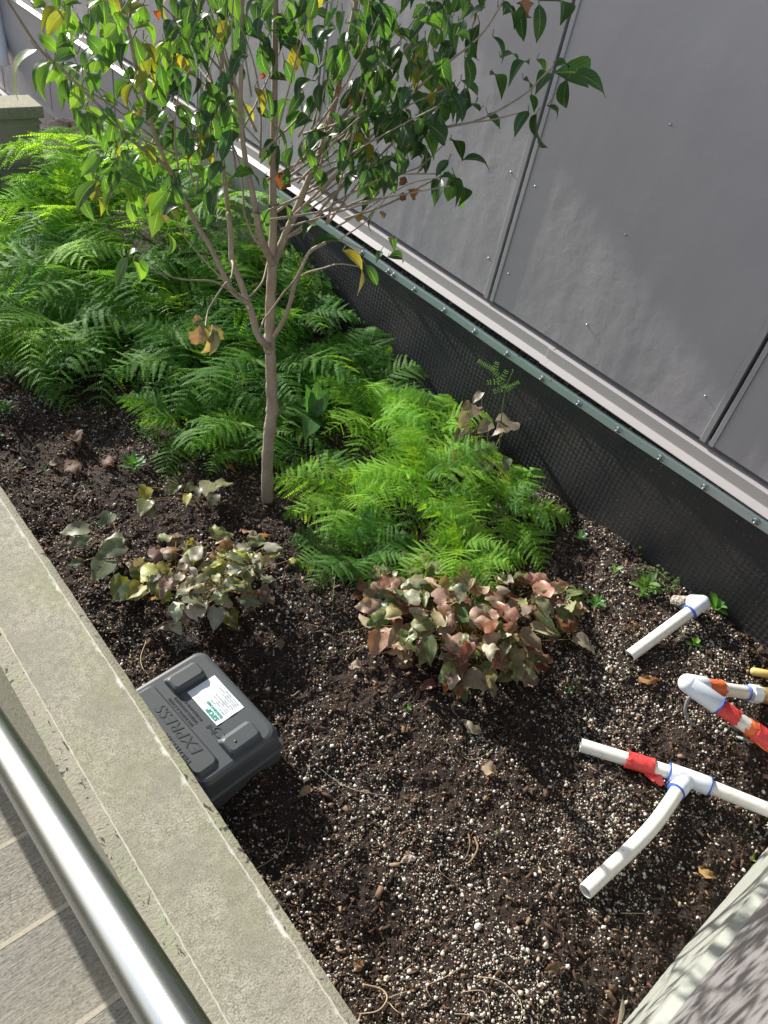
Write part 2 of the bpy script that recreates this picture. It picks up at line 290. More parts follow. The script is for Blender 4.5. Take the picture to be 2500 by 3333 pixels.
# far end wall of the planter
ew = thing('end_wall', 'sunlit pale concrete wall with coping behind the tallest ferns', 'wall')
zc = .36
a, c2 = atz(0, 323, zc), atz(0, 347, zc); ya, yb = a.y+.05, c2.y-.02
b = MB(); b.box(-.2, 1.40, yb, ya, zc-.05, zc); bevel(b.build('coping', MT['coping'], ew), .004)
b = MB(); b.box(-.2, 1.385, yb+.03, ya-.03, -1.2, zc-.0505); b.build('wall', MT['concrete'], ew)
b = MB(); q = atz(60, 450, .12); b.box(.3, 1.5, q.y, yb+.02, -.3, .12); bevel(b.build('ledge', MT['coping'], ew), .006)

# ------------------------------------------------------------------ building
XW = 1.9
bd = thing('building', 'dark grey painted cladding building with dark vertical joints and light base flashing', 'building')
def zx(py, X, px=2500): return atx(px, py, X).z
ZP = zx(1571.5, XW); JY = [-1.1, -.26, .585, 1.431, 2.43, 3.27, 4.1, 4.95, 5.72, 6.55, 7.4, 8.25, 9.1]
PW = .021
for i in range(len(JY)-1):
    y0, y1 = JY[i]+PW, JY[i+1]-PW; b = MB(); b.box(XW, XW+.03, y0, y1, ZP, 6.5); bevel(b.build('cladding_panel', MT['clad'], bd), .002)
for y in JY[1:-1]:
    b = MB(); b.box(XW-.004, XW+.03, y-PW, y-.007, ZP-.002, 6.5); b.box(XW-.004, XW+.03, y+.004, y+PW, ZP-.004, 6.5); bevel(b.build('joint_trim', MT['trim'], bd), .0012)
b = MB(); b.box(XW+.026, XW+.3, -1.2, 9.2, ZP+.001, 6.5); b.build('backing', MT['gap'], bd)
P = [(XW+.06, zx(1584, XW+.02)+.004), (XW+.012, zx(1585, XW+.01)), (XW-.012, zx(1607, XW-.012)), (XW-.012, zx(1653, XW-.012)), (XW-.034, zx(1687, XW-.034)), (XW-.034, zx(1687, XW-.034)-.003), (XW+.06, zx(1687, XW-.034)+.0)]
b = MB(); b.prismY(P, 1.13, 9); o = b.build('base_flashing', MT['flash'], bd); bevel(o, .0015)
b = MB(); b.prismY([(x-.0018 if k else x, z-.0012) for k, (x, z) in enumerate(P)], -1.2, 1.148); bevel(b.build('base_flashing', MT['flash'], bd), .0015)
zf = P[4][1]; zt = .411
sag = lambda y: float(np.interp(y, [.2, .4, .72, 1.07, 1.65, 3], [.002, -.002, -.010, -.017, -.018, -.018]))
b = MB(); ys = np.linspace(-.3, 2.7, 800); vs = []
for y in ys: vs += [(XW+.02+random.gauss(0, .002), y, zf), (XW-.012+random.gauss(0, .004), y, (zf*.4+(zt+sag(y))*.6)+random.gauss(0, .002)), (XW-.019+random.gauss(0, .002), y, zt+sag(y)-.001)]
b.add(vs, [(3*k+j, 3*k+j+3, 3*k+j+4, 3*k+j+1) for k in range(len(ys)-1) for j in (0, 1)]); b.build('sealant', MT['mastic'], bd)
# unseen slab added high at the far end to shade the near wall
b = MB(); b.box(.80, 8, 9.2, 9.5, 4.62, 9.5); bevel(b.build('shading_slab', MT['clad_return'], bd), .01)
b = MB(); b.box(XW, 8, 9.2, 14, -1, 4.619); b.build('lower_storey', MT['clad_return'], bd)
b = MB(); b.box(XW+.031, 8, -4, 9.199, -1, 6.6); b.build('wall_core', MT['clad_return'], bd)
# lower course of cladding beyond the membrane (left background)
b = MB()
for y0, y1 in ((2.62, 3.262), (3.278, 4.10), (4.112, 4.945), (4.957, 5.715), (5.727, 6.9)): b.box(XW-.002, XW+.02, y0, y1, -.06 if y1 < 5.2 else -.19, P[4][1]-.004)
bevel(b.build('lower_panel', MT['clad'], bd), .002)
b = MB(); b.box(XW-.012, XW+.01, 3.9, 5.25, -.09, -.055); b.box(XW-.035, XW+.01, 5.3, 6.9, -.26, -.2); b.build('lower_flashing', MT['flash'], bd)
# small pale screws in the panels
for px, py in ((1664, 560+0), (1591, 840), (1656, 891), (1743, 606), (2036, 763), (1911, 1057), (2296, 1289), (2183, 405)):
    p = atx(px, py, XW); b = MB(); b.tube([p+Vector((.002, 0, 0)), p+Vector((-.003, 0, 0))], .0032, 8); b.build('screw', MT['bolt'], bd)
# return wall at the near end
rw = thing('return_wall', 'grey panel wall with pale plinth at the near corner of the soil', 'wall')
zt2 = .292
b = MB(); b.prismY([(0, 0)], 0, 0) if 0 else None
vs = [(XI+.01, -.150, -.2), (2.2, -.150, -.2), (2.2, -.150, zt2), (XI+.01, -.150, zt2), (XI+.01, -.172, zt2+.02), (2.2, -.172, zt2+.02), (XI+.01, -.3, -.2), (2.2, -.3, -.2), (XI+.01, -.3, zt2+.02)]
b = MB(); b.add(vs, [(1, 0, 3, 2), (2, 3, 4, 5), (0, 6, 8, 4, 3)]); MT['plinth'] = simple('pale_plinth', (.27, .28, .25), .6, .2, 12, .3); b.build('plinth', MT['plinth'], rw)
b = MB(); b.box(XI+.02, XW+.0255, -.30, -.166, zt2+.012, 1.15); MT['clad_dimmed'] = simple('dimmed_return_paint', (.185, .175, .178), .5, .08, 20, .1); bevel(b.build('cladding_panel', MT['clad_dimmed'], rw), .002)  # same cladding paint, darkened in colour to stand for weaker sunlight here
b = MB(); b.box(XI+.01, 2.0, -.153, -.1502, -.2, .06); b.build('edge_lip', MT['line'], rw)
# membrane
mm = thing('drainage_membrane', 'black dimpled drainage membrane standing against the foot of the grey wall', 'membrane')
ys = np.linspace(-.15, 2.62, 180); zs = np.linspace(0, 1, 24); zb = .392; vs = []; uv = []
for y in ys:
    for s in zs:
        z = -.12+(zb+sag(y)+.005+.12)*s; vs.append((XW-.020-.012*(1-s)+.006*math.sin(y*7)*(1-s)+.003*math.sin(y*23+s*6)*(1-s), y, z))
n = len(zs); b = MB(); b.add(vs, [(i*n+j, i*n+j+1, (i+1)*n+j+1, (i+1)*n+j) for i in range(len(ys)-1) for j in range(n-1)], smooth=True); b.build('sheet', MT['mat'], mm)
zb0, zb1 = .382, .411
b = MB(); ys2 = np.linspace(-.15, 2.62, 60)
vs = []
for y in ys2:
    w = sag(y)+.001*math.sin(y*13); vs += [(XW-.018, y, zb1+w+.002), (XW-.024, y, zb1+w+.001), (XW-.026, y, zb1-.004+w), (XW-.026, y, zb0+.002+w), (XW-.024, y, zb0+w), (XW-.018, y, zb0+w)]
b.add(vs, [(6*i+j, 6*i+j+6, 6*i+j+7, 6*i+j+1) for i in range(59) for j in range(5)]); tb = b.build('termination_bar', MT['bar'], mm)
for px, py in ((1266, 888), (1283, 898), (1350, 950), (1448, 1013), (1547, 1081), (1651, 1157), (1766, 1234), (1887, 1312), (2014, 1399), (2152, 1490), (2294, 1588), (2460, 1700), (1180, 830)):
    p = atx(px, py, XW-.026); p.z = (zb0+zb1)/2+sag(p.y); b = MB(); hx = []
    b.tube([p+Vector((0, 0, 0)), p+Vector((-.0025, 0, 0))], [.0105, .0105], 16); b.tube([p+Vector((-.0025, 0, 0)), p+Vector((-.0085, 0, 0))], .0062, 6, smooth=False); b.tube([p+Vector((-.0085, 0, 0)), p+Vector((-.015, 0, 0))], .003, 8)
    b.build('bolt', MT['bolt'], tb)
# white shoe at the far left on the wall
b = MB(); q = atx(10, 170, XW-.04); b.tube(smoothline([q+Vector((0, .10, .5)), q+Vector((0, .08, .16)), q+Vector((-.01, .03, .05)), q+Vector((-.03, -.02, .0)), q+Vector((-.03, -.03, -.06))], 6), .05, 16); o = b.build('downspout', MT['white'])
tag(o, 'white rounded downspout end on the grey wall at the upper left edge', 'downspout')

# ------------------------------------------------------------------ soil
def hgt(x, y):
    x = np.asarray(x, float); y = np.asarray(y, float)
    rz = np.interp(y, [-.2, .2, .45, .86, 1.2, 1.6, 2.6, 4.5], [.10, .11, .085, .045, .01, -.02, -.03, 0])
    s = np.clip((x-1.35)/.5, 0, 1); s = s*s*(3-2*s)
    h = rz*s+.050*vn(x*3.1+3, y*3.1)+.030*vn(x*9+7, y*9+2)+.014*vn(x*24, y*24+5)+.008*vn(x*70, y*70)
    s2 = np.clip((.62-x)/.22, 0, 1); return h+.012*s2-.004
gx = np.arange(XI-.03, 1.95, .004); gy = np.concatenate([np.arange(-.2, 1.6, .004), np.arange(1.6, 4.6, .02)])
X, Y = np.meshgrid(gx, gy, indexing='ij'); Z = hgt(X, Y)+RN.normal(0, .0011, X.shape)
def gridmesh(name, X, Y, Z, mat):
    nx, ny = X.shape; me = bpy.data.meshes.new(name); idx = np.arange(nx*ny).reshape(nx, ny)
    q = np.stack([idx[:-1, :-1], idx[1:, :-1], idx[1:, 1:], idx[:-1, 1:]], -1).reshape(-1, 4); co = np.stack([X, Y, Z], -1).reshape(-1, 3)
    fastmesh(me, co, q); me.materials.append(mat); o = bpy.data.objects.new(name, me); C.objects.link(o); return o
def fastmesh(me, co, faces, cols=None, smooth=False):
    k = faces.shape[1]; me.vertices.add(len(co)); me.vertices.foreach_set('co', co.astype('f').ravel()); me.loops.add(faces.size); me.loops.foreach_set('vertex_index', faces.astype('i').ravel())
    me.polygons.add(len(faces)); me.polygons.foreach_set('loop_start', np.arange(len(faces), dtype='i')*k); me.polygons.foreach_set('loop_total', np.full(len(faces), k, 'i'))
    if smooth: me.polygons.foreach_set('use_smooth', np.ones(len(faces), bool))
    if cols is not None:
        ca = me.color_attributes.new('tint', 'FLOAT_COLOR', 'POINT'); ca.data.foreach_set('color', np.concatenate([cols, np.ones((len(cols), 1))], 1).astype('f').ravel())
    me.update(calc_edges=True); me.validate()
soil = gridmesh('soil', X, Y, Z, MT['soil']); tag(soil, kind='structure')
ICO_V = []; ph = (1+5**.5)/2
for a in (-1, 1):
    for b_ in (-ph, ph): ICO_V += [(0, a, b_), (a, b_, 0), (b_, 0, a)]
ICO_V = np.array(ICO_V)/math.hypot(1, ph)
import itertools
_f = []
for i, j, k in itertools.combinations(range(12), 3):
    dd = [np.linalg.norm(ICO_V[p]-ICO_V[q]) for p, q in ((i, j), (j, k), (i, k))]
    if max(dd) < 1.1:
        n_ = np.cross(ICO_V[j]-ICO_V[i], ICO_V[k]-ICO_V[i]); _f.append((i, j, k) if n_@ICO_V[i] > 0 else (i, k, j))
ICO_F = np.array(_f)
def rotm(n):
    q = RN.normal(size=(n, 4)); q /= np.linalg.norm(q, axis=1)[:, None]; w, x, y, z = q.T
    return np.stack([1-2*(y*y+z*z), 2*(x*y-z*w), 2*(x*z+y*w), 2*(x*y+z*w), 1-2*(x*x+z*z), 2*(y*z-x*w), 2*(x*z-y*w), 2*(y*z+x*w), 1-2*(x*x+y*y)], -1).reshape(n, 3, 3)
def scatter(name, n, dens, size, aspect, cols, mat, lift, base=None, faces=None, label=None, flat=0):
    x = RN.uniform(XI+.002, 1.87, n*3); y = RN.uniform(-.148, 3.0, n*3); keep = RN.rand(n*3) < dens(x, y)*(hgt(x, y) > -9); x, y = x[keep][:n], y[keep][:n]; n = len(x)
    s = size(n); V = ICO_V if base is None else base; F = ICO_F if faces is None else faces
    jit = 1+RN.uniform(-.38, .32, (n, len(V), 1)); L = V[None]*jit*s[:, None, None]*aspect(n)[:, None, :]
    Rm = rotm(n)
    if flat:
        a = RN.uniform(0, 6.28, n); t1 = RN.normal(0, flat, n); t2 = RN.normal(0, flat, n); z_ = np.zeros(n); o_ = np.ones(n)
        Rz = np.stack([np.cos(a), -np.sin(a), z_, np.sin(a), np.cos(a), z_, z_, z_, o_], -1).reshape(n, 3, 3)
        Rx = np.stack([o_, z_, z_, z_, np.cos(t1), -np.sin(t1), z_, np.sin(t1), np.cos(t1)], -1).reshape(n, 3, 3); Ry = np.stack([np.cos(t2), z_, np.sin(t2), z_, o_, z_, -np.sin(t2), z_, np.cos(t2)], -1).reshape(n, 3, 3)
        Rm = Rz@Rx@Ry
    co = np.einsum('nij,nvj->nvi', Rm, L); co[:, :, 0] += x[:, None]; co[:, :, 1] += y[:, None]; co[:, :, 2] += (hgt(x, y)+lift*s)[:, None]
    co = co.reshape(-1, 3); f = (F[None]+np.arange(n)[:, None, None]*len(V)).reshape(-1, F.shape[1]); me = bpy.data.meshes.new(name)
    fastmesh(me, co, f, np.repeat(cols(n), len(V), axis=0)); me.materials.append(mat); o = bpy.data.objects.new(name, me); C.objects.link(o); tag(o, label, None, None, 'stuff'); return o
def pick(pal, wts):
    pal = np.array(pal); wts = np.array(wts)/sum(wts)
    def f(n): return np.clip(pal[RN.choice(len(pal), n, p=wts)]*RN.uniform(.8, 1.15, (n, 1)), 0, 1)
    return f
clump = lambda x, y: np.clip(.55+1.5*vn(x*7+11, y*7+3), .08, 1)
fall = lambda x, y: np.interp(y, [-.15, .2, .6, 1.0, 1.6, 3], [1, .95, .62, .42, .42, .25])
scatter('perlite', 70000, lambda x, y: clump(x, y)*fall(x, y), lambda n: np.clip(RN.lognormal(math.log(.00135), .52, n), .0005, .0050), lambda n: RN.uniform(.6, 1.35, (n, 3)),
        pick([(.74, .71, .65), (.66, .61, .50), (.58, .50, .36), (.45, .37, .28), (.36, .23, .16)], [6, 4.5, 2.2, 1.8, .9]), MT['perlite'], .45, label='white perlite granules mixed through the dark potting soil')
CUBE = np.array([(-1, -1, -1), (1, -1, -1), (1, 1, -1), (-1, 1, -1), (-1, -1, 1), (1, -1, 1), (1, 1, 1), (-1, 1, 1)], float); CF = np.array([(0, 3, 2, 1), (4, 5, 6, 7), (0, 1, 5, 4), (1, 2, 6, 5), (2, 3, 7, 6), (3, 0, 4, 7)])
scatter('bark_chips', 110000, lambda x, y: np.ones_like(x)*.9, lambda n: np.clip(RN.lognormal(math.log(.0024), .52, n), .001, .011), lambda n: np.stack([RN.uniform(.7, 1.2, n), RN.uniform(.18, .5, n), RN.uniform(.08, .3, n)], -1),
        pick([(.020, .013, .009), (.055, .032, .021), (.115, .067, .041), (.22, .135, .085), (.36, .25, .16), (.20, .085, .05)], [7, 8, 7, 4, 2.0, 1.0]), MT['chip'], .5, CUBE, CF, 'dark shredded bark chips lying in the potting soil', flat=.45)

# ------------------------------------------------------------------ leaves
def leaf(mb, B, T, wid, up, col, shape='ovate', droop=.25, fold=.35, curl=0, side=0, mi=0, wav=0.0, crum=0.0):
    """one thin leaf from base B to tip T; up = rough upper normal"""
    B, T, up = Vector(B), Vector(T), Vector(up); ax = T-B; L = ax.length
    if L < 1e-5: return
    a = ax/L; nrm = (up-a*up.dot(a)); nrm = nrm.normalized() if nrm.length > 1e-4 else a.orthogonal().normalized(); sd = a.cross(nrm)
    n = 8; vs = []; uvs = []; ph0 = random.uniform(0, 6)
    for i in range(n+1):
        t = i/n
        if shape == 'ovate': w = math.sin(math.pi*min(1, t**.72))**.85*(1 if t < .75 else 1-.45*((t-.75)/.25)) if 0 < t < 1 else .02
        elif shape == 'heart': w = (max(.55, math.sin(math.pi*t**.55)) if t < .3 else math.sin(math.pi*t**.55)**.8) if t < 1 else .02
        else: w = math.sin(math.pi*t**1.25)**.8 if 0 < t < 1 else .02
        w *= wid*L*.5; arc = droop*L*4*t*(1-t)*(1.0-.25*t); c0 = B+a*(L*t)+nrm*arc+sd*(side*L*math.sin(math.pi*t))
        if shape == 'heart' and i == 0: pass
        for k, s in enumerate((-1, -.55, 0, .55, 1)):
            back = -a*(.10*L*abs(s)) if shape == 'heart' and t < .3 else Vector((0, 0, 0))
            h = fold*abs(s)*w-curl*w*s*s+wav*L*math.sin(t*9+s*3+ph0)*abs(s)
            vs.append(c0+sd*(s*w*(1+random.gauss(0, crum*2)))+nrm*(h+random.gauss(0, 1)*crum*L*(.3+abs(s)))+back); uvs.append((.5+s*.5, t))
    fs = [(i*5+j, i*5+j+1, (i+1)*5+j+1, (i+1)*5+j) for i in range(n) for j in range(4)]
    mb.add(vs, fs, col=col, uvs=uvs, smooth=True, mi=mi)
def vary(c, v=.2): k = random.uniform(1-v, 1+v); return tuple(min(1, x*k*random.uniform(.93, 1.07)) for x in c)

# ------------------------------------------------------------------ ferns
def frond_mesh(idx, L=.50, np_=13, W_=.28, arch=.20):
    """frond growing along +Y from the origin, rising then arching over"""
    mb = MB(); rnd = random.Random(100+idx); hook = rnd.uniform(-.12, .12)
    def spine(t): return Vector((hook*L*t*t, L*(t-.12*t*t), L*(1.0*t-1.02*t*t+arch*.3*t)))
    pts = [spine(i/14) for i in range(15)]; mb.tube(pts, [.0022*(1-.75*i/14)+.0004 for i in range(15)], 4, col=(1.35, 1.1, .8))
    for k in range(np_):
        t = .20+.78*(k/(np_-1))**.9; p = spine(t); tn = (spine(min(1, t+.02))-spine(t-.02)).normalized(); q0 = (t-.20)/.78
        prof = math.sin(math.pi*min(1, .30+.70*q0**.9))**.75 if q0 < .98 else .12; pl = L*W_*max(.10, prof)*rnd.uniform(.88, 1.1); gap = L*.78/np_
        for s in (-1, 1):
            d0 = (Vector((s, 0, 0))+tn*rnd.uniform(.25, .6)+Vector((0, 0, rnd.uniform(-.22, .20)))).normalized(); up = Vector((0, 0, 1)); up = (up-d0*up.dot(d0)).normalized()
            roll = rnd.uniform(-.35, .35); up = Quaternion(d0, roll)@up
            lat = d0.cross(up); m = max(4, int(pl/.0086)); curl = rnd.uniform(.05, .45); tint = rnd.uniform(.72, 1.22)
            hw = min(gap*.56, pl*.24)
            mb.tube([p, p+d0*(pl*.5)-up*(curl*pl*.25)+tn*(.015*pl), p+d0*pl-up*(curl*pl)+tn*(.06*pl)], [.0008, .0006, .0003], 3, col=(tint*1.2, tint, tint*.8))
            for j in range(m):
                u = (j+.35)/m; c = p+d0*(pl*u)-up*(curl*pl*u*u)+tn*(.06*pl*u*u); dn = (d0-up*(2*curl*u)).normalized(); tt = tint*(1+.18*u)
                w_ = (hw*(1-u)**.62*(1 if j > 0 else .85)+.0012)*rnd.uniform(.9, 1.08); bw = pl/m*.36
                for q in (-1, 1):
                    ld = (lat*q+dn*.38-up*rnd.uniform(-.05, .35)).normalized()
                    mb.add([c-dn*bw, c+dn*bw, c+dn*bw*.85+ld*w_*.7, c+dn*bw*.25+ld*w_, c-dn*bw*.65+ld*w_*.78], [(0, 1, 2, 3, 4)], col=(tt, tt*rnd.uniform(.95, 1.05), tt*.95))
    return mb
fr = []
for i in range(6):
    o = frond_mesh(i, .5, 12+i % 3, .26+.03*(i % 3), .1*(i-2)).build('frond', MT['fern']); C.objects.unlink(o); fr.append(o)
fr_sunlit = []
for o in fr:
    q = o.copy(); q.data = o.data.copy(); q.data.materials[0] = MT['fern_sunlit']; fr_sunlit.append(q)
FERNS = [  # x, y, size, fronds, lift, label
 (1.04, 3.25, .75, 12, .0, 'tall sunlit fern in front of the pale end wall at the far left'),
 (1.44, 3.30, 1.05, 17, .20, 'tallest lime green backlit fern before the far end wall'),
 (1.26, 3.10, .95, 15, .13, 'tall bright fern behind the left branches of the tree'),
 (1.66, 3.10, 1.05, 15, .20, 'bright fern in the far corner against the grey wall'),
 (1.02, 2.88, .9, 13, .05, 'sunlit fern just in front of the tallest lime fern'),
 (1.52, 2.75, 1.1, 14, .20, 'tall fern between the tree trunk and the far grey wall'),
 (.80, 2.66, .8, 12, .02, 'dark shaded fern at the left edge of the photo'),
 (.88, 2.42, .85, 14, .05, 'shaded fern with long fronds hanging over the bare soil on the left'),
 (1.10, 2.62, 1.05, 13, .06, 'deep green fern in the middle of the shaded bank left of the trunk'),
 (1.32, 2.42, 1.0, 13, .03, 'shaded fern directly behind the first fork of the trunk'),
 (1.74, 2.42, .9, 14, .14, 'fern leaning on the black membrane beside the big hanging tree leaf'),
 (1.03, 2.28, .85, 13, .02, 'shaded fern spreading over the soil left of the trunk base'),
 (1.62, 2.12, .85, 13, .08, 'fern right of the trunk below the upper membrane'),
 (1.18, 1.98, .75, 12, .01, 'low flat fern just left of the lower trunk'),
 (1.42, 1.88, .75, 12, .03, 'fern with arching fronds right behind the lower trunk'),
 (1.70, 1.72, .72, 12, .03, 'fern against the membrane, right of the broad leaved plant'),
 (1.00, 1.78, .58, 11, .0, 'low fern whose tips touch the open soil left of the trunk'),
 (1.22, 1.66, .66, 11, .0, 'low fern whose fronds lie around the base of the trunk'),
 (1.55, 1.52, .66, 12, .05, 'mid green bright tipped fern in the centre right of the bank'),
 (1.70, 1.34, .6, 11, .03, 'bright fern tuft standing highest against the membrane'),
 (1.27, 1.27, .60, 13, .0, 'shaded low fern between trunk and bright front fern'),
 (1.48, 1.14, .64, 16, .09, 'bright yellow green fern above the brown leaf clump'),
 (1.15, 1.06, .50, 12, -.005, 'dark low fern at the left of the brown leaf clump'),
 (1.66, .95, .54, 14, .04, 'bright fern at the right tip of the fern bank by the bare soil'),
 (1.38, .88, .50, 14, .11, 'small bright fern lying over the top of the brown leaf clump'),
 (1.10, 1.62, .42, 8, .0, 'small fern in front of the trunk base on the left'),
 (1.62, 1.85, .62, 11, .04, 'fern in the dip between the trunk and the membrane'),
 (.72, 2.34, .66, 10, .0, 'outermost shaded fern overhanging the dark soil at the left edge'),
]
for (x, y, s, n, lift, lab) in FERNS:
    root = thing('fern', lab, 'fern', (x, y, float(hgt(x, y))-.01), 0, 'ferns filling the back of the planter')
    n = int(n*1.55)
    for k in range(n):
        src = random.choice(fr_sunlit if (('bright' in lab or 'lime' in lab or 'sunlit' in lab) and random.random() < .8) or random.random() < .05 else fr); o = src.copy(); C.objects.link(o); o.parent = root
        az = 2*math.pi*(k+random.uniform(-.3, .3))/n; sc = s*random.uniform(.72, 1.08)*(1 if k % 3 else .72)
        o.location = (random.uniform(-.03, .03)*s, random.uniform(-.03, .03)*s, lift*random.uniform(0, 1))
        o.rotation_euler = (random.uniform(-.05, .40)+(.35 if k % 3 == 0 else 0)+lift, random.uniform(-.25, .25), az); o.scale = (sc, sc, sc*random.uniform(.85, 1.1))
for o in fr+fr_sunlit: bpy.data.objects.remove(o)

# ------------------------------------------------------------------ tree
tr = thing('dogwood_tree', 'young dogwood tree with slim brown trunk and drooping pointed leaves', 'tree', (0, 0, 0))
def dep(px, py=1000): return 1.40-.33*max(0, (px-900))/1000*(1 if py < 900 else .8)+.05*math.sin(px*.013)*(px < 860)+.00012*min(0, px-700)
def TP(px, py, dy=0):
    return aty(px, py, dep(px, py)+dy)
def pxr(px, p): return px/2*((Matrix(M).inverted()@p).z*-1)/FP      # pixel width -> radius at p
b = MB(); tips = []
def limb(pts, w0, w1, dy0=0, dy1=0, n=8, seg=5):
    P_ = [TP(x, y, dy0+(dy1-dy0)*i/(len(pts)-1)) for i, (x, y) in enumerate(pts)]; Q = smoothline(P_, seg); m = len(Q)
    b.tube(Q, [pxr(w0+(w1-w0)*i/(m-1), Q[i])*(1+.06*math.sin(i*1.9)) for i in range(m)], n, noise=.03); return Q
Q = limb([(868, 1665), (870, 1625), (871, 1500), (878, 1400), (886, 1330), (884, 1260), (881, 1180), (879, 1100), (880, 1000), (885, 900), (889, 830)], 40, 31, n=16)
for px, py, k_ in ((887, 1335, 1.24), (880, 1392, 1.2), (884, 1262, 1.06), (876, 1118, 1.12)): b.tube([TP(px, py+dy_, 0) for dy_ in (-30, -14, 0, 14, 30)], [pxr(37*q_, TP(px, py)) for q_ in (.8, 1.0, k_, 1.02, .8)], 16, noise=.03)
limb([(884, 850), (889, 772), (889, 603), (893, 362), (897, 0), (900, -200)], 30, 15, 0, .02)
limb([(888, 860), (853, 783), (835, 700), (821, 625), (799, 520), (784, 362), (787, 0), (780, -150)], 26, 12, 0, -.06)
limb([(888, 860), (915, 798), (958, 700), (990, 620), (1062, 437), (1130, 150), (1160, 0), (1180, -120)], 28, 14, 0, .04)
limb([(878, 1130), (858, 1115), (839, 1087), (821, 1025), (802, 971), (777, 902), (755, 845), (752, 772), (745, 700), (742, 678), (720, 452), (723, 150), (727, 0), (730, -120)], 27, 11, 0, .10)
limb([(803, 985), (799, 980), (759, 950), (727, 892), (683, 801), (643, 736), (595, 640), (554, 557), (520, 482), (482, 362), (445, 226), (422, 113), (392, 0), (380, -100)], 19, 11, .0, -.12)
limb([(554, 557), (500, 505), (452, 475), (339, 362), (203, 226), (128, 158), (23, 0), (-20, -60)], 13, 8, -.06, -.2)
limb([(888, 1105), (893, 1090), (915, 1058), (940, 1000), (962, 917), (980, 873), (1009, 819), (1060, 790)], 18, 11, 0, -.10)
limb([(965, 912), (998, 888), (1052, 873), (1103, 859), (1170, 868)], 7, 4, -.05, -.15)
limb([(846, 1080), (860, 1040), (882, 1011), (925, 950), (965, 902), (1010, 815)], 7, 6, -.02, -.12)
limb([(813, 964), (853, 920), (871, 852), (884, 800)], 7, 5, .0, .02)
limb([(777, 965), (727, 931), (690, 915), (600, 910), (540, 896), (484, 880)], 7, 4, -.02, -.2)
limb([(755, 850), (759, 866), (752, 906), (727, 931), (683, 1000), (672, 1040), (669, 1062)], 9, 4, .02, -.16)
limb([(813, 1010), (790, 975), (720, 905), (650, 830), (600, 770), (560, 690)], 6, 4, 0, .12)
limb([(850, 805), (820, 760), (795, 690), (790, 610), (770, 500), (700, 380), (640, 250)], 8, 5, 0, .12)
limb([(930, 775), (1050, 690), (1160, 620), (1275, 572), (1420, 566)], 9, 4, 0, -.05)
limb([(930, 775), (1000, 740), (1050, 690)], 9, 8, 0, 0)
limb([(1000, 740), (1100, 620), (1230, 540), (1400, 430), (1560, 390), (1700, 312), (1760, 255), (1800, 215)], 10, 5, 0, -.02)
limb([(1400, 430), (1500, 405), (1600, 390), (1700, 365)], 6, 4, -.01, -.04)
limb([(958, 700), (1100, 560), (1250, 400), (1400, 250), (1560, 120), (1650, -20)], 10, 6, 0, -.1)
limb([(1062, 437), (1200, 300), (1330, 150), (1420, -10)], 10, 7, 0, .06)
limb([(1070, 690), (1200, 640), (1300, 570), (1370, 540), (1445, 470)], 6, 4, .05, 0)
limb([(1093, 740), (1180, 690), (1240, 650), (1330, 600), (1415, 580)], 6, 3, -.06, -.1)
limb([(1103, 780), (1190, 722), (1260, 640)], 5, 3, -.1, -.1)
limb([(1103, 775), (1150, 800), (1190, 812)], 5, 3, -.1, -.14)
for k in range(44):      # the many straight grey shoots rising to the right and upward
    x0 = random.uniform(760, 1130); y0 = random.uniform(430, 760) if x0 > 850 else random.uniform(300, 620); a = random.uniform(.15, 1.35) if x0 > 850 else random.uniform(1.1, 2.4)
    L_ = random.uniform(250, 620); x1 = x0+math.cos(a)*L_; y1 = y0-math.sin(a)*L_
    if x1 > 1560: continue
    bend = random.uniform(-35, 35); d1 = random.uniform(-.28, .28); limb([(x0, y0), ((x0*2+x1)/3+bend, (y0*2+y1)/3), ((x0+2*x1)/3+bend, (y0+2*y1)/3-8), (x1, y1)], random.uniform(6, 10), 3.5, random.uniform(-.03, .06), d1, n=6, seg=3); tips.append((x1, y1, d1))
for k in range(16):
    x0 = random.uniform(420, 760); y0 = random.uniform(250, 640); a = random.uniform(1.3, 2.8); L_ = random.uniform(150, 380); x1 = x0+math.cos(a)*L_; y1 = y0-math.sin(a)*L_
    d1 = random.uniform(-.22, .22); limb([(x0, y0), ((x0+x1)/2+random.uniform(-25, 25), (y0+y1)/2), (x1, y1)], 7, 3.5, 0, d1, n=6, seg=3); tips.append((x1, y1, d1))
b.build('trunk', MT['bark'], tr)
A1, A2, A3 = 2.2114, 1.36, 1.19
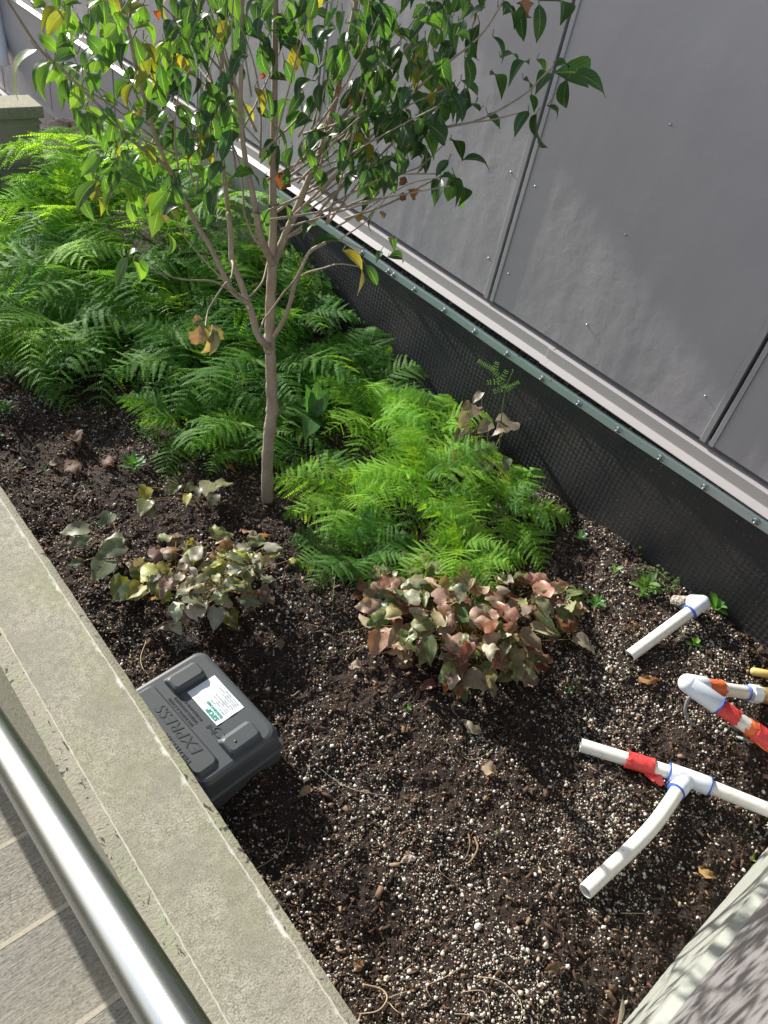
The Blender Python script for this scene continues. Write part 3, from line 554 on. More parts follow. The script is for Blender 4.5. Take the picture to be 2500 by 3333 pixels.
L1 = [(270,355,145,690),(460,70,310,230),(470,80,350,250),(470,80,490,310),(560,10,460,40),(655,100,640,230),(740,10,780,130),(700,20,640,60),(410,370,280,260),(385,440,270,650),(390,450,345,720),(400,460,340,590),(500,330,410,350),(560,470,460,600),(540,560,460,780),(590,540,655,740),(620,260,765,400),(560,380,400,450),(600,260,560,400),(620,500,820,480),(640,520,690,660),(840,180,760,270),(850,200,800,440),(900,230,905,380),(920,160,1060,50),(960,210,1090,220),(870,90,860,240),(975,540,880,560),(930,590,850,700),(960,600,940,780),(785,820,750,1030),(1060,730,1050,860),(1050,840,990,1020),(990,800,940,850),(980,1030,840,1060),(930,1080,900,1240),(720,1110,590,1260),(760,1120,640,1240),(790,1130,680,1290),(850,1130,730,1250),(700,1300,570,1500),(720,1310,670,1430),(830,1360,800,1540),(860,1360,940,1510),(900,1290,1040,1380),(910,1200,1080,1300),(1010,980,1060,1090),(1150,1440,1020,1500),(1160,1460,1100,1690),(1300,1480,1210,1620),(1460,1360,1340,1420),(1500,1370,1480,1540),(1200,1680,1200,1830),(1440,1680,1370,1780),(1200,870,1090,910),(1250,760,1300,900),(1300,560,1250,720),(1240,610,1180,780),(1400,930,1330,1120),(1480,910,1470,1120),(1530,650,1470,830),(1180,300,1080,520),(1220,290,1200,500),(1270,380,1320,580),(1320,280,1410,500),(1400,-20,1350,260),(920,1850,840,2050),(960,1880,990,2020),(1000,1870,1060,1960),(930,1850,1000,1815),(1250,1000,1160,1100),(1040,1050,1050,1220),(730,700,840,760),(1170,1330,1290,1370),(250,60,330,30)]
L2 = [(20,0,20,160),(245,90,220,280),(270,150,380,310),(370,160,380,280),(420,185,520,280),(220,280,240,370),(380,350,450,360),(360,390,375,535),(150,420,100,550),(220,400,215,610),(90,560,85,690),(30,570,0,690),(180,740,160,770),(210,790,320,820),(180,820,130,960),(350,790,360,840),(340,890,365,930),(330,950,370,1040),(450,910,440,1020),(400,620,340,720),(420,640,415,760),(480,650,470,740),(650,600,550,680),(640,640,615,820),(680,590,650,720),(720,620,680,770),(740,620,795,730),(720,560,810,630),(560,740,600,840),(780,770,830,870),(700,760,690,830),(740,760,720,820),(580,360,500,450),(600,370,600,490),(640,350,630,470),(650,20,520,120),(700,50,690,150),(660,130,590,220),(680,200,630,310),(770,110,800,280),(850,210,850,380),(820,20,910,170),(720,140,710,250),(770,360,720,420),(590,430,530,510),(560,530,490,570),(620,540,560,620),(940,520,860,630),(920,700,860,740),(840,880,790,940),(850,930,835,1030),(690,1070,560,1110),(700,1110,760,1290),(800,1170,850,1260),(580,1010,530,1060),(0,170,50,310),(560,915,530,950),(140,960,100,1000),(470,120,400,150),(500,110,470,170),(320,480,370,520),(870,1110,850,1160),(920,1060,930,1110),(900,1140,960,1165)]
L3 = [(0,20,80,140),(110,120,180,180),(40,190,20,350),(330,60,240,180),(350,90,340,210),(430,90,430,220),(250,240,190,360),(370,220,370,350),(340,340,260,380),(370,340,395,410),(480,140,510,240),(470,290,510,380),(500,30,560,70),(590,20,600,150),(660,15,650,155),(660,5,735,90),(620,250,548,330),(510,225,575,240),(650,230,680,280),(600,310,620,340),(700,285,650,360),(630,365,640,430),(690,410,720,470),(620,430,570,525),(650,440,690,560),(770,305,765,410),(800,285,908,370),(720,280,820,330),(720,260,770,270),(430,430,345,480),(460,440,505,495),(160,390,90,460),(110,450,40,550),(140,470,160,600),(200,480,180,590),(260,450,285,550),(215,470,290,550),(260,395,350,450),(250,420,200,440),(180,590,180,670),(230,585,220,670),(320,545,360,620),(365,620,460,665),(310,620,265,680),(330,670,310,770),(95,615,35,640),(290,20,240,60),(380,20,350,80),(450,30,400,70),(520,60,560,110),(110,60,80,140),(60,40,30,120),(420,150,400,230),(300,270,250,330)]
LV = [(x/A1, y/A1, u/A1, v/A1) for x, y, u, v in L1]+[(600+x/A2, y/A2, 600+u/A2, v/A2) for x, y, u, v in L2]+[(1200+x/A3, y/A3, 1200+u/A3, v/A3) for x, y, u, v in L3]
hand = len(LV)
for (x, y, d) in tips:
    for k in range(random.choice((2, 3, 4))):
        xx = x+random.uniform(-15, 15); yy = y+random.uniform(-10, 20)
        if yy < 620: LV.append((xx, yy, xx+random.uniform(-45, 50), yy+random.uniform(40, 95)))
for k in range(190):
    xx = random.uniform(180, 1560); yy = random.uniform(-140, 420)*(1 if random.random() < .6 else .5)
    if xx > 1400 and yy > 330: continue
    if xx < 450 and yy > 330: continue
    LV.append((xx, yy, xx+random.uniform(-55, 45), yy+random.uniform(60, 105)))
for k in range(75):
    if k < 45: xx, yy = random.uniform(250, 760), random.uniform(330, 660)
    else: xx, yy = random.uniform(900, 1380), random.uniform(360, 560)
    LV.append((xx, yy, xx+random.uniform(-55, 45), yy+random.uniform(55, 100)))
lb = MB(); stems = MB(); camdir = Vector((0, 0, 0))
for i, (x, y, u, v) in enumerate(LV):
    dy = random.uniform(-.16, .16) if i >= hand else random.uniform(-.07, .07)+(-.12 if x < 500 and y < 700 else 0)
    B = TP(x, y, dy); Y_ = B.y; T = aty(x+(u-x)*1.1, y+(v-y)*1.1, Y_+random.uniform(-.03, .03)); view = (Vector((0, 0, H))-B).normalized()
    up = (view*random.uniform(.35, .9)+Vector((random.uniform(-.5, .5), random.uniform(-.4, .6), random.uniform(.4, 1.0)))).normalized()
    Ln = (T-B).length; wid = min(1.0, random.uniform(.33, .46)*max(1, .050/max(Ln, .02)))
    g = random.random()
    col = vary((.026, .080, .034), .25) if g < .84 else (vary((.07, .17, .035), .2) if g < .97 else vary((.22, .19, .03), .25))
    if x < 560: col = vary((.045, .125, .033), .3) if g < .45 else (vary((.09, .19, .035), .25) if g < .85 else vary((.17, .18, .03), .25))  # left leaves tinted lighter: backlit glow put into the leaf colour
    leaf(lb, B, T, wid, up, col, 'ovate', droop=random.uniform(.10, .34), fold=random.uniform(.15, .6), side=random.uniform(-.08, .08), wav=.012)
    lb.tube([B+Vector((random.uniform(-.01, .01), .0, .012)), B], .0009, 4, col=(.22, .25, .10), mi=1)
lb.build('crown', [MT['dogleaf'], MT['twig']], tr)
db = MB()
for x, y, u, v in ((1318, 575, 1300, 605), (1312, 625, 1308, 655), (1330, 620, 1345, 652), (1172, 690, 1165, 722), (1240, 688, 1243, 712), (1152, 285, 1158, 345), (1115, 285, 1100, 310), (500, 35, 515, 65), (856, 235, 850, 258), (1680, 10, 1712, 60), (1440, 270, 1424, 300), (930, 560, 905, 620), (660, 1040, 625, 1060), (690, 1055, 710, 1110), (650, 1060, 645, 1120), (530, 700, 540, 720), (1380, 20, 1360, 60), (662, 1062, 690, 1100), (318, 600, 305, 640)):
    B = TP(x, y, -.03 if x > 700 or y < 900 else -.16); T = aty(u, v, B.y); col = random.choice([(.34, .10, .03), (.24, .10, .045), (.38, .18, .05), (.28, .19, .11)] if y < 900 else [(.20, .22, .10), (.26, .20, .12), (.28, .28, .10)])
    db = MB(); leaf(db, B, T, .8, Vector((-.3, -.5, .6)), vary(col), 'ovate', droop=.2, fold=.7, wav=.08, crum=.07, side=random.uniform(-.2, .2)); db.build('withered_leaf', MT['deadleaf'], tr)
p = TP(690, 1075, -.16)
for k in range(4): b = MB(); leaf(b, p+Vector((0, 0, .0)), p+Vector((random.uniform(-.03, .03), random.uniform(-.02, .02), -random.uniform(.03, .06))), .4, Vector((0, -1, .4)), (.40, .42, .20), 'ovate', fold=.6); b.build('withered_leaf', MT['deadleaf'], tr)

# ------------------------------------------------------------------ ground plants
def onsoil(px, py, dz=0.):
    p = atz(px, py, 0.)
    for _ in range(4): p = atz(px, py, float(hgt(p.x, p.y))+dz)
    return p
def clumpplant(name, label, pxs, zfun, cols, size, root, nstem=26, group=None, mat='epleaf'):
    rp = onsoil(*root); t_ = thing(name, label, 'plant', rp, 0, group); lb = MB(); sb = MB()
    for k, (px, py) in enumerate(pxs):
        z = zfun(px, py); p = onsoil(px, py, z)-rp; a = random.uniform(0, 6.28); L = random.uniform(*size)
        dn = Vector((math.cos(a), math.sin(a)-.35, random.uniform(-.75, .1))).normalized()
        out = Vector((p.x, p.y, 0)); dn = (dn+out*3.0).normalized(); T = p+dn*L; T.z = max(T.z, float(hgt(T.x+rp.x, T.y+rp.y))-rp.z+.004)
        upv = Vector((random.uniform(-.45, .45), random.uniform(-.5, .45), 1)); wd = random.uniform(.52, .84)
        leaf(lb, p, T, wd, upv, vary(random.choice(cols), .38), 'heart', droop=random.uniform(.0, .16), fold=random.uniform(-.1, .28), curl=random.uniform(-.35, .5), wav=random.choice((.03, .06, .11)), crum=random.choice((.015, .03, .06)))
        if k % 2 == 0:
            r0 = Vector((random.uniform(-.05, .05), random.uniform(-.05, .05), 0)); mid = (r0+p)/2+Vector((random.uniform(-.02, .02), random.uniform(-.02, .02), .03)); sb.tube(smoothline([r0, mid, p], 4), .0009, 4, col=vary((.30, .22, .08)))
    lb.build('foliage', MT[mat], t_); sb.build('stem', MT['twig'], t_); return t_
def ell(cx, cy, rx, ry, n, rot=0, inner=0):
    out = []
    while len(out) < n:
        a = random.uniform(0, 6.283); r = math.sqrt(random.uniform(inner, 1)); x = math.cos(a)*r*rx; y = math.sin(a)*r*ry; out.append((cx+x*math.cos(rot)-y*math.sin(rot), cy+x*math.sin(rot)+y*math.cos(rot)))
    return out
RED = [(.46, .24, .18), (.36, .14, .10), (.15, .03, .028), (.55, .38, .27), (.24, .07, .05), (.10, .20, .05), (.22, .28, .09), (.55, .46, .30), (.16, .26, .10), (.58, .40, .32), (.38, .34, .13), (.07, .17, .04), (.50, .44, .34), (.30, .34, .20)]
pts = ell(1545, 2010, 350, 175, 165, .12)+ell(1300, 1890, 150, 110, 34)+ell(1560, 2170, 190, 90, 22)+ell(1830, 1960, 110, 80, 12)
def zr(px, py): q = ((px-1540)/400)**2+((py-2010)/260)**2; return max(.01, .155*(1-q)+random.uniform(-.03, .02)) if q < 1 else .02
clumpplant('barrenwort', 'wide clump of withering reddish brown heart shaped leaves in front of the bright ferns', pts, zr, RED, (.036, .078), (1545, 2110))
b = MB()
GRN = [(.38, .42, .05), (.30, .36, .05), (.62, .58, .47), (.60, .56, .46), (.44, .48, .34), (.34, .36, .20), (.27, .32, .16), (.42, .40, .29), (.50, .43, .34), (.16, .20, .05), (.36, .34, .08), (.30, .19, .16), (.22, .27, .13), (.46, .44, .34), (.12, .16, .05), (.38, .16, .05)]
pts = ell(650, 1870, 215, 130, 92, .15)+ell(790, 1780, 130, 60, 16)+ell(850, 1850, 110, 60, 12)+ell(430, 1910, 60, 40, 4)+ell(600, 1990, 90, 50, 8)
def zl(px, py): q = ((px-650)/290)**2+((py-1890)/190)**2; return max(.012, .125*(1-q)+random.uniform(-.02, .02)) if q < 1 else .015
clumpplant('barrenwort', 'smaller clump of pale green and cream dying leaves between the trunk and the grey box', pts, zl, GRN, (.032, .060), (660, 1960), mat='epale')
def leaves_at(t_, rp, lst, cols, mat='epale', shape='heart', wid=.62, z0=.05):
    lb = MB(); sb = MB()
    for (x, y, u, v) in lst:
        zz = z0*random.uniform(.7, 1.1); B = onsoil(x, y, zz); T = onsoil(u, v, zz*random.uniform(.85, 1.0)); leaf(lb, B-rp, T-rp, wid*random.uniform(.85, 1.15), Vector((random.uniform(-.3, .3), random.uniform(-.6, .1), 1)), vary(random.choice(cols)), shape, droop=.1, fold=random.uniform(0, .25), wav=.03, crum=.02)
        sb.tube(smoothline([Vector((0, 0, 0)), (B-rp)*.5+Vector((0, 0, .02)), B-rp], 4), .0009, 4, col=vary((.28, .2, .1)))
    lb.build('foliage', MT[mat], t_); sb.build('stem', MT['twig'], t_)
SG = [(.17, .24, .14), (.22, .28, .16), (.15, .21, .12), (.26, .30, .18)]
rp = onsoil(400, 1830); t_ = thing('barrenwort', 'sparse low plant with dull green leaves close to the concrete wall', 'plant', rp)
leaves_at(t_, rp, [(360, 1672, 325, 1718), (285, 1722, 192, 1735), (285, 1752, 222, 1785), (398, 1750, 322, 1785), (400, 1773, 308, 1818), (350, 1822, 298, 1898), (268, 1828, 218, 1840), (465, 1895, 415, 1905), (455, 1850, 470, 1870), (395, 1745, 365, 1770), (450, 1910, 362, 1958)], SG)
rp = onsoil(640, 1640); t_ = thing('barrenwort', 'loose dark green and yellow leaves at the fern edge left of the trunk base', 'plant', rp)
leaves_at(t_, rp, [(478, 1585, 455, 1640), (470, 1640, 500, 1690), (480, 1630, 455, 1685), (570, 1580, 540, 1600), (585, 1580, 560, 1610), (632, 1580, 600, 1600), (650, 1590, 640, 1625), (690, 1570, 670, 1620), (700, 1610, 680, 1655), (740, 1570, 700, 1590), (545, 1560, 580, 1570), (612, 1610, 606, 1650)], [(.16, .20, .09), (.13, .17, .08), (.10, .12, .08), (.36, .38, .04), (.22, .22, .12)], z0=.08)
rp = onsoil(1560, 1560); t_ = thing('barrenwort', 'dried tan leaves of a dying plant standing against the black membrane', 'plant', rp)
leaves_at(t_, rp, [(1568, 1278, 1538, 1316), (1530, 1312, 1498, 1345), (1555, 1325, 1528, 1365), (1520, 1345, 1495, 1395), (1595, 1375, 1552, 1412), (1500, 1400, 1480, 1440), (1530, 1395, 1500, 1420), (1660, 1370, 1618, 1410), (1640, 1400, 1600, 1420)], [(.34, .27, .20), (.26, .18, .16), (.40, .34, .25), (.22, .17, .12)], z0=.26)
leaves_at(t_, rp, [(1612, 1450, 1568, 1480), (1570, 1465, 1535, 1500), (1600, 1500, 1570, 1550), (1560, 1500, 1530, 1560), (1545, 1520, 1500, 1550), (1650, 1490, 1640, 1540)], [(.24, .28, .18), (.20, .25, .15), (.28, .30, .20)], z0=.12)
# broad leaved plant in the ferns
rp = onsoil(1010, 1345); t_ = thing('broadleaf_weed', 'plant with three long smooth green leaves poking through the ferns beside the trunk', 'plant', rp); lb = MB()
for x, y, u, v, z in ((1000, 1390, 995, 1250, .16), (1025, 1360, 1035, 1230, .18), (1015, 1345, 990, 1430, .10), (1030, 1340, 1075, 1260, .16)): leaf(lb, onsoil(1012, 1360, .06)-rp, onsoil(u, v, z)-rp, .42, Vector((0, -.5, 1)), vary((.07, .20, .055)), 'ovate', droop=.12, fold=.2)
lb.build('foliage', MT['weedleaf'], t_)
# rosette weeds
def weed(px, py, R, n, label, col=(.10, .26, .06), wid=.34, grp='small green weeds sprouting from the soil'):
    rp = onsoil(px, py, .0); t_ = thing('weed', label, 'weed', rp, 0, grp); lb = MB(); r = R/FP*2.1
    for k in range(n):
        a = 2.4*k+random.uniform(-.3, .3); l = r*random.uniform(.6, 1.1); el = .15+.8*k/n; d = Vector((math.cos(a)*math.cos(el), math.sin(a)*math.cos(el), math.sin(el)))
        leaf(lb, Vector((0, 0, .004+.012*k/n)), Vector((0, 0, .008+.012*k/n))+d*l, wid, Vector((0, 0, 1)), vary(col, .2), 'lance', droop=.12, fold=.25)
    lb.build('foliage', MT['weedleaf'], t_); return t_
weed(437, 1530, 58, 16, 'largest leafy weed on the shaded soil left of the trunk'); weed(20, 1345, 45, 14, 'leafy weed at the left edge of the photo beside a fallen yellow leaf', (.07, .20, .05)); weed(445, 1285, 38, 10, 'weed at the edge of the ferns on the left', (.07, .2, .06))
weed(72, 1530, 18, 6, 'tiny seedling on dark soil near the top of the concrete coping', (.07, .2, .06)); weed(148, 1540, 20, 6, 'tiny seedling on dark soil left of the curled brown leaves', (.06, .2, .06)); weed(3, 1425, 14, 5, 'tiny seedling cut by the left edge of the photo', (.06, .2, .06))
weed(1995, 1868, 34, 8, 'pale young weed on its own above the leafy weed pair', (.22, .34, .14), .45); weed(2095, 1920, 60, 18, 'largest bushy weed near the elbow of the short pipe', (.18, .32, .09), .36); weed(2085, 1945, 34, 9, 'weed just below the bushy weed near the short pipe', (.2, .36, .12), .42)
weed(1935, 1975, 48, 12, 'spiky green weed at the right tip of the reddish leaf clump', (.10, .27, .07), .33); weed(2325, 1990, 62, 9, 'broad leaved weed behind the white elbow against the membrane', (.13, .30, .06), .5); weed(2252, 2104, 28, 9, 'bright small weed between the two white elbows', (.2, .42, .07), .45)
weed(1845, 2255, 20, 6, 'tiny seedling on shaded soil below the reddish clump', (.14, .34, .08)); weed(1885, 1760, 34, 9, 'small weed beside the last bright fern fronds', (.13, .25, .12), .45); weed(1325, 2315, 17, 5, 'tiny seedling on lit soil right of the grey box', (.16, .36, .08)); weed(2440, 2805, 15, 5, 'tiny yellowish seedling by the return wall', (.30, .36, .06)); weed(1610, 2950-230, 9, 4, 'minute green sprout in the middle of the open soil', (.2, .4, .1)); weed(2075, 1795, 20, 5, 'brown green seedling at the foot of the membrane', (.14, .15, .05))
# creeping weed patch
rp = onsoil(2150, 1880); t_ = thing('creeping_weed', 'low creeping patch of tiny leaves at the foot of the membrane above the short pipe', 'weed', rp); lb = MB()
for k in range(150):
    x, y = ell(2140, 1885, 80, 42, 1, .35)[0]; B = onsoil(x, y, random.uniform(.004, .03))-rp; a = random.uniform(0, 6.28); leaf(lb, B, B+Vector((math.cos(a), math.sin(a), .3))*random.uniform(.006, .013), .7, Vector((0, 0, 1)), vary((.11, .17, .06), .3), 'lance', droop=.1)
lb.build('foliage', MT['weedleaf'], t_)
# young frond unrolling in front of the membrane
base = onsoil(1640, 1530); t_ = thing('fern_shoot', 'slender young fern shoot with curled tips in front of the black membrane', 'fern', base); sb = MB(); XS = 1.80
def SP(x, y): return atx(x, y, XS)-base
for ptsx, r0 in (([(1625, 1470), (1632, 1360), (1645, 1270), (1640, 1255), (1620, 1222), (1600, 1200), (1575, 1187), (1558, 1175)], .0022), ([(1645, 1270), (1655, 1240), (1668, 1212), (1672, 1206), (1667, 1202)], .0018), ([(1645, 1268), (1665, 1258), (1688, 1244)], .0012), ([(1640, 1262), (1610, 1275)], .0012), ([(1632, 1240), (1590, 1245)], .001), ([(1632, 1240), (1648, 1208)], .001), ([(1610, 1208), (1618, 1180)], .001)):
    q = smoothline([SP(*p) for p in ptsx], 4); sb.tube(q, [r0*(1-.6*i/len(q)) for i in range(len(q))], 6, col=(.14, .22, .06))
    if len(ptsx) < 4 or ptsx[0] == (1625, 1470):
        m = len(q)
        for i in range(m//3 if len(ptsx) > 4 else 1, m):
            tdir = (q[min(i+1, m-1)]-q[i-1]).normalized(); sdv = tdir.cross(Vector((-1, -.5, .5))).normalized()
            for s in (-1, 1): leaf(sb, q[i], q[i]+(sdv*s+tdir*.3).normalized()*.012*(1-.4*i/m), .4, Vector((-1, -.4, .6)), vary((.16, .34, .06)), 'lance', mi=1)
sb.tube([base-base, SP(1625, 1470)], .0024, 6, col=(.14, .18, .06)); sb.build('shoot', [MT['twig'], MT['weedleaf']], t_)

# ------------------------------------------------------------------ fallen leaves, twigs, roots
DL = [(230, 1415, 262, 1452, (.24, .13, .09), 'curled brown leaf lying highest on the dark left soil', .9), (245, 1500, 258, 1560, (.16, .07, .045), 'dark rolled brown leaf on the left soil beside the green weed', .7), (160, 1505, 205, 1520, (.22, .13, .09), 'crumpled brown leaf nearest the concrete coping on the dark soil', .7), (340, 1498, 372, 1520, (.22, .13, .09), 'crumpled brown leaf on the dark soil just above the green weed', .9), (60, 1328, 32, 1340, (.36, .25, .08), 'yellow brown leaf resting on the weed at the left edge', .8),
 (188, 1258, 196, 1278, (.38, .20, .06), 'small tan leaf on the dark soil under the left ferns', .6), (2072, 2212, 2150, 2208, (.40, .17, .06), 'toothed orange brown leaf lying below the end of the short white pipe', .45), (2270, 2822, 2335, 2858, (.50, .30, .10), 'torn ochre leaf lying near the pale plinth of the return wall', .5), (1772, 3160, 1838, 3142, (.20, .12, .09), 'folded dark leaf on the soil at the bottom of the photo', .5), (915, 2112, 925, 2080, (.24, .15, .10), 'brown curled leaf on the soil between the two leaf clumps', .6), (1135, 2170, 1185, 2178, (.52, .38, .30), 'pale pink dry leaf left of the reddish clump', .7), (1275, 2160, 1345, 2140, (.34, .21, .14), 'crumpled tan leaf touching the left foot of the reddish clump', .7),
 (1500, 2345, 1570, 2385, (.62, .50, .38), 'cream dry leaf on a stalk below the reddish clump', .5), (1562, 2490, 1620, 2520, (.55, .36, .26), 'curled pinkish leaf standing below the cream leaf', .8), (1020, 2568, 970, 2600, (.46, .30, .16), 'tan shrivelled leaf on the open soil right of the grey box', .5), (1345, 2785, 1300, 2810, (.55, .48, .38), 'small pale dry leaf on the white speckled soil', .5), (735, 1512, 770, 1535, (.38, .16, .05), 'orange brown leaf caught in the low ferns left of the trunk', .6), (2058, 2022, 2064, 2045, (.50, .24, .05), 'tiny orange leaf beside the middle of the short pipe', .5), (1480, 2180, 1485, 2220, (.50, .30, .24), 'pink dry leaf hanging at the lower tip of the reddish clump', .7), (1185, 1960, 1200, 2010, (.45, .38, .32), 'greyish dry leaf at the left edge of the reddish clump', .8), (2250, 2530+240, 2262, 2795, (.10, .06, .04), 'dark brown bark flake near the bent white pipe', .5),
 (1150, 3130, 1185, 3145, (.36, .22, .14), 'reddish brown bark flake low on the speckled soil', .6)]
for x, y, u, v, col, lab, wd in DL:
    B = onsoil(x, y, .012); T = onsoil(u, v, .008); o = MB(); leaf(o, Vector((0, 0, 0)), T-B, wd*.85, Vector((random.uniform(-.3, .3), -.2, 1)), vary(col, .08), 'ovate', droop=.2, fold=random.uniform(.2, .7), curl=random.uniform(-.4, .6), wav=.11, side=random.uniform(-.2, .2), crum=.06)
    o = o.build('fallen_leaf', MT['deadleaf']); o.location = B; tag(o, lab, 'leaf', 'dead leaves fallen on the soil')
TW = [([(1040, 2500), (1100, 2545), (1170, 2575), (1285, 2592)], .0009, (.45, .38, .3), 'thin pale twig right of the grey box'), ([(1200, 2590), (1215, 2620), (1235, 2640)], .0008, (.3, .2, .12), 'short brown twig on lit soil'), ([(830, 2830), (880, 2800), (930, 2760), (942, 2700)], .0009, (.42, .34, .25), 'thin twig leaning on soil next to the planter wall'), ([(1545, 2725), (1555, 2760), (1535, 2800), (1515, 2815)], .0030, (.32, .19, .12), 'knobbly brown root stub in the middle of the soil'), ([(1525, 2715), (1530, 2745), (1522, 2780), (1508, 2800)], .0022, (.26, .15, .09), 'second root stub right next to the knobbly one'),
 ([(1440, 2800), (1430, 2830), (1460, 2860), (1490, 2870)], .0009, (.5, .4, .3), 'curved thread root left of the root stubs'), ([(1405, 3250), (1390, 3210), (1450, 3180), (1515, 3140)], .001, (.5, .4, .27), 'pale wavy root near the bottom edge'), ([(1180, 3205), (1240, 3220), (1260, 3250), (1230, 3290), (1170, 3300)], .0021, (.55, .42, .25), 'thick cream root at the bottom left of the soil'), ([(1260, 3250), (1300, 3235), (1350, 3220)], .0013, (.5, .4, .26), 'branching cream rootlet at the bottom'), ([(1260, 3255), (1290, 3290), (1320, 3300)], .001, (.5, .4, .26), 'fine rootlet below the cream root'),
 ([(1560, 3180), (1620, 3190), (1680, 3235), (1700, 3290), (1690, 3333)], .0010, (.5, .40, .28), 'long curved root in the bottom middle'), ([(1500, 3230), (1570, 3225), (1590, 3270), (1595, 3320)], .001, (.46, .36, .25), 'hooked root beside the long curved root'), ([(1480, 3300), (1530, 3305), (1570, 3333)], .001, (.5, .42, .3), 'pale root fragment at the bottom edge'), ([(2020, 2972), (2095, 2973)], .0012, (.5, .42, .3), 'straight straw near the end of the bent pipe'), ([(475, 2090), (458, 2140), (465, 2175), (485, 2198)], .0012, (.55, .45, .25), 'straw coloured stem arching behind the grey box'), ([(1095, 1840), (1085, 1930), (1080, 2010)], .0009, (.3, .38, .16), 'thin green stem hanging from the low ferns'), ([(540, 2030), (600, 2010), (640, 1990)], .0009, (.3, .22, .13), 'brown stalk below the pale leaf clump'),
 ([(115, 1590), (150, 1605), (187, 1608)], .0008, (.4, .33, .25), 'short twig on the shaded soil by the coping'), ([(270, 1580), (278, 1600), (276, 1620)], .0008, (.42, .35, .27), 'bent grass straw on the shaded soil'), ([(1110, 2060), (1180, 2045), (1230, 2010), (1290, 2000)], .0009, (.45, .35, .15), 'straw stem left of the reddish clump'), ([(1240, 2120), (1200, 2100), (1160, 2110), (1120, 2150)], .0009, (.45, .36, .2), 'looping dry stem by the pale pink leaf'), ([(1440, 2400), (1520, 2470), (1590, 2450), (1640, 2390)], .0008, (.42, .4, .2), 'thin green stem below the cream dry leaf'), ([(2060, 2780), (2075, 2800), (2066, 2820)], .0008, (.35, .4, .42), 'bluish thread beside the bent pipe'), ([(1020, 2590), (990, 2560), (1010, 2480)], .0007, (.4, .33, .22), 'hair thin stalk above the tan shrivelled leaf')]
for pl, r, col, lab in TW:
    pp = [onsoil(x, y, .008 if 0 < i < len(pl)-1 else .003) for i, (x, y) in enumerate(pl)]; o = MB(); q = smoothline([p-pp[0] for p in pp], 5); o.tube(q, [r*(1-.5*i/len(q)) for i in range(len(q))], 6, col=vary(col, .1), noise=.15)
    o = o.build('root' if 'root' in lab else 'twig', MT['twig']); o.location = pp[0]; tag(o, lab, 'root' if 'root' in lab else 'twig', 'twigs and roots lying on the soil')
# stones
for x, y, r, col, lab in ((1165, 3148, .011, (.28, .17, .10), 'largest reddish brown pebble at the bottom left of the speckled soil'), (225, 1635, .006, (.34, .2, .13), 'small brown pebble on the shaded soil beside the coping'), (1345, 2795, .008, (.66, .62, .56), 'large white pebble in the middle of the speckled soil'), (1555, 3015, .0095, (.80, .79, .76), 'largest white pebble near the bottom middle'), (940, 2910, .0065, (.78, .77, .76), 'angular white pebble beside the coping'), (2395, 2950, .008, (.40, .22, .15), 'reddish pebble near the return wall')):
    p = onsoil(x, y, .003); o = MB(); vv = [Vector(v)*r*random.uniform(.75, 1.1) for v in ICO_V]; o.add([(v.x*1.3, v.y, v.z*.7) for v in vv], [tuple(int(k) for k in f) for f in ICO_F], col=col, smooth=False); o = o.build('pebble', MT['perlite']); o.location = p; m_ = o.modifiers.new('s', 'SUBSURF'); m_.levels = m_.render_levels = 1; tag(o, lab, 'pebble')
# blade of dry leaf at the bottom edge, lint tuft
B = onsoil(2005, 3345, .01); o = MB(); leaf(o, Vector((0, 0, 0)), onsoil(2026, 3245, .05)-B, .2, Vector((-.3, -.6, .6)), (.5, .48, .42), 'lance', droop=.1, fold=.4); o = o.build('dry_blade', MT['deadleaf']); o.location = B; tag(o, 'pale dry blade standing at the bottom edge by the return wall', 'leaf')
p = onsoil(605, 2085, .01); o = MB()
for k in range(90):
    a = random.uniform(0, 6.28); r = random.uniform(.002, .03); q0 = Vector((math.cos(a)*r, math.sin(a)*r*1.2, random.uniform(0, .014))); q = [q0]
    for j in range(4): q.append(q[-1]+Vector((random.gauss(0, .006), random.gauss(0, .006), random.gauss(0, .003))))
    o.tube(smoothline(q, 3), .0002, 3)
o = o.build('lint_tuft', MT['lint']); o.location = p; tag(o, 'fluffy grey tuft of lint above the far corner of the grey box', 'lint')

# ------------------------------------------------------------------ bait station
th = math.radians(5.4); O = Vector((.6, .68, 0)); bs = thing('bait_station', 'dark grey plastic pest bait box with white sticker partly hidden by the planter wall', 'box', O, th)
def ring(x0, x1, y0, y1, r, z, n=5):
    v = []
    for cx_, cy_, a0 in ((x1-r, y1-r, 0), (x0+r, y1-r, 90), (x0+r, y0+r, 180), (x1-r, y0+r, 270)):
        for k in range(n+1): a = math.radians(a0+90*k/n); v.append((cx_+r*math.cos(a), cy_+r*math.sin(a), z))
    return v
def loft(mb, rings, cap=True, **k):
    n = len(rings[0]); vs = [v for r in rings for v in r]; f = [(i*n+j, i*n+(j+1) % n, (i+1)*n+(j+1) % n, (i+1)*n+j) for i in range(len(rings)-1) for j in range(n)]
    if cap: f += [tuple(range((len(rings)-1)*n, len(rings)*n))]
    mb.add(vs, f, **k)
XL = -.197
b = MB(); loft(b, [ring(XL, .020, -.014, .294, .018, -.03), ring(XL, .018, -.012, .292, .018, .034), ring(XL, .022, -.015, .295, .018, .036), ring(XL, .022, -.015, .295, .018, .044), ring(XL, .016, -.010, .290, .018, .047)]); bevel(b.build('base', MT['box'], bs), .0015)
b = MB(); loft(b, [ring(XL+.001, .015, -.009, .289, .020, .0472), ring(XL+.001, .012, -.006, .286, .022, .080), ring(XL+.002, .009, -.003, .284, .024, .092), ring(XL+.004, .003, .003, .279, .024, .0985), ring(XL+.006, -.004, .009, .273, .022, .1005)], smooth=False); lid = b.build('lid', MT['box'], bs); bevel(lid, .003, 3)
